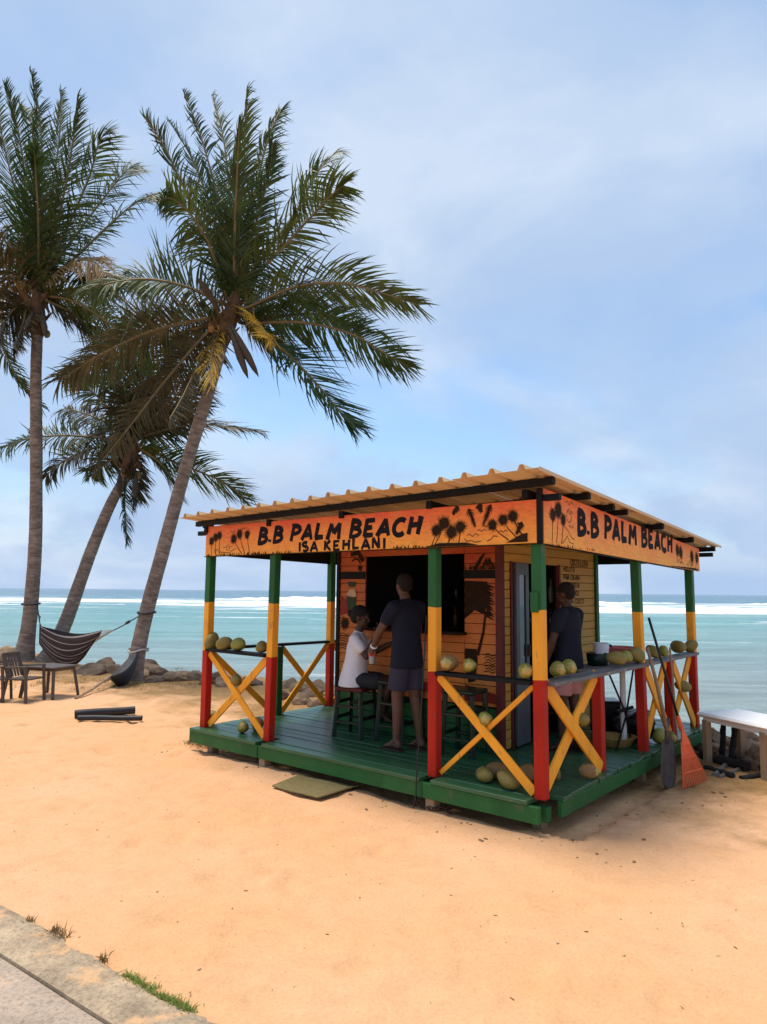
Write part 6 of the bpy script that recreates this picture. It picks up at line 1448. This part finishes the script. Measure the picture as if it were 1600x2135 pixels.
# ================================================================== SMALL LITTER AND GRASS
def tuft(name, spots, mat, n_, h, spread, label, cat):
    q = random.Random(len(label)); mb = MB(); o0 = spots[0]
    for p in spots:
        for i in range(n_):
            a = q.uniform(0, 6.28); rr = abs(q.gauss(0, spread)); b = p-o0+Vector((math.cos(a)*rr, math.sin(a)*rr, 0)); d = Vector((q.gauss(0, 0.45), q.gauss(0, 0.45), 1)).normalized(); l = h*q.uniform(0.4, 1.15); sd_ = d.cross(Vector((q.gauss(0, 1), q.gauss(0, 1), 0.1))).normalized()*0.0028
            m_ = b+d*l*0.55; e = b+d*l+Vector((d.x, d.y, -0.25))*l*0.35; mb.add([b-sd_, b+sd_, m_+sd_*0.8, m_-sd_*0.8, e], [(0, 1, 2, 3), (3, 2, 4)])
    o = mb.build(name, mat, loc=o0); tag(o, label, cat, kind='stuff'); return o
gs = [on_z(262+i*13+rnd.uniform(-3, 3), 2042+i*7.2, 0.0) for i in range(11)]
tuft('grass', gs, 'grass_blade', 130, 0.040, 0.020, 'green grass strip growing along the edge of the concrete kerb', 'grass')
tuft('dry_grass', [on_z(118, 1945), on_z(130, 1958), on_z(112, 1950), on_z(64, 1925), on_z(215, 2005)], 'grass_dry', 34, 0.055, 0.022, 'small dry brown tufts at the kerb edge', 'dry grass')
tuft('shore_grass', [on_z(390+rnd.uniform(0, 60), 1556+rnd.uniform(-8, 6)) for _ in range(16)]+[on_z(rnd.uniform(440, 540), rnd.uniform(1560, 1580)) for _ in range(8)], 'grass_dry', 26, 0.05, 0.05, 'olive dry grass growing at the left corner of the deck', 'dry grass')
tuft('sea_grass', [on_z(rnd.uniform(0, 420), rnd.uniform(1392, 1440)) for _ in range(90)], 'grass_dry', 22, 0.07, 0.16, 'ochre beach weed on the sand below the palms', 'beach weed')
q = random.Random(11); mb = MB(); o0 = Vector((0, 7, 0))
for i in range(700):
    if i < 260:
        p = on_z(q.uniform(-20, 1620), q.uniform(1470, 2100)**1.0)
    else: p = k2w(q.uniform(-12, 5), q.uniform(-3.2, 3.4))
    kl = w2k(p)
    if (-4.35 < kl.x < 0.15 and kl.y > -0.15) or road_n(p) < 2.16: continue
    s_ = q.choice([0.002, 0.003, 0.004, 0.006])*q.uniform(0.6, 1.5); z = ground_z(p)+s_*0.3
    M = Matrix.Translation(p-o0+Vector((0, 0, z-p.z))) @ Matrix.Rotation(q.uniform(0, 6.28), 4, 'Z') @ Matrix.Rotation(q.uniform(-0.5, 0.5), 4, 'X')
    mb.box((0, 0, 0), (s_*q.uniform(1, 3.2), s_*q.uniform(0.6, 1.2), s_*0.5), M, ch=0.25*s_, mi=q.choice([0, 0, 1, 2, 3]))
o = mb.build('beach_litter', ['fibre', 'grass_dry', 'husk_cut', 'rock'], loc=o0); tag(o, 'small twigs, shells and pebbles scattered over the sand', 'litter', kind='stuff')
q = random.Random(31); mb = MB(); o0 = k2w(0, 0)
for i in range(150):
    u = q.uniform(0, 1); p = k2w(q.uniform(-0.2, 0.9), q.uniform(-0.35, 3.6)) if u < 0.7 else k2w(q.uniform(-4.6, 0), q.uniform(-0.5, -0.1))
    s_ = q.choice([0.005, 0.007, 0.010, 0.018])*q.uniform(0.7, 1.3); z = ground_z(p); M = Matrix.Translation(p-o0+Vector((0, 0, z+s_*0.2))) @ Matrix.Rotation(q.uniform(0, 6.28), 4, 'Z') @ Matrix.Rotation(q.uniform(-0.4, 0.4), 4, 'X'); mb.box((0, 0, 0), (s_*q.uniform(1, 2.4), s_, s_*0.6), M, ch=0.2*s_, mi=q.choice([0, 1, 1, 2]))
o = mb.build('beach_litter', ['rock', 'grass_dry', 'husk_brown'], loc=o0); tag(o, 'stones and husk scraps along the foot of the deck', 'litter', kind='stuff')
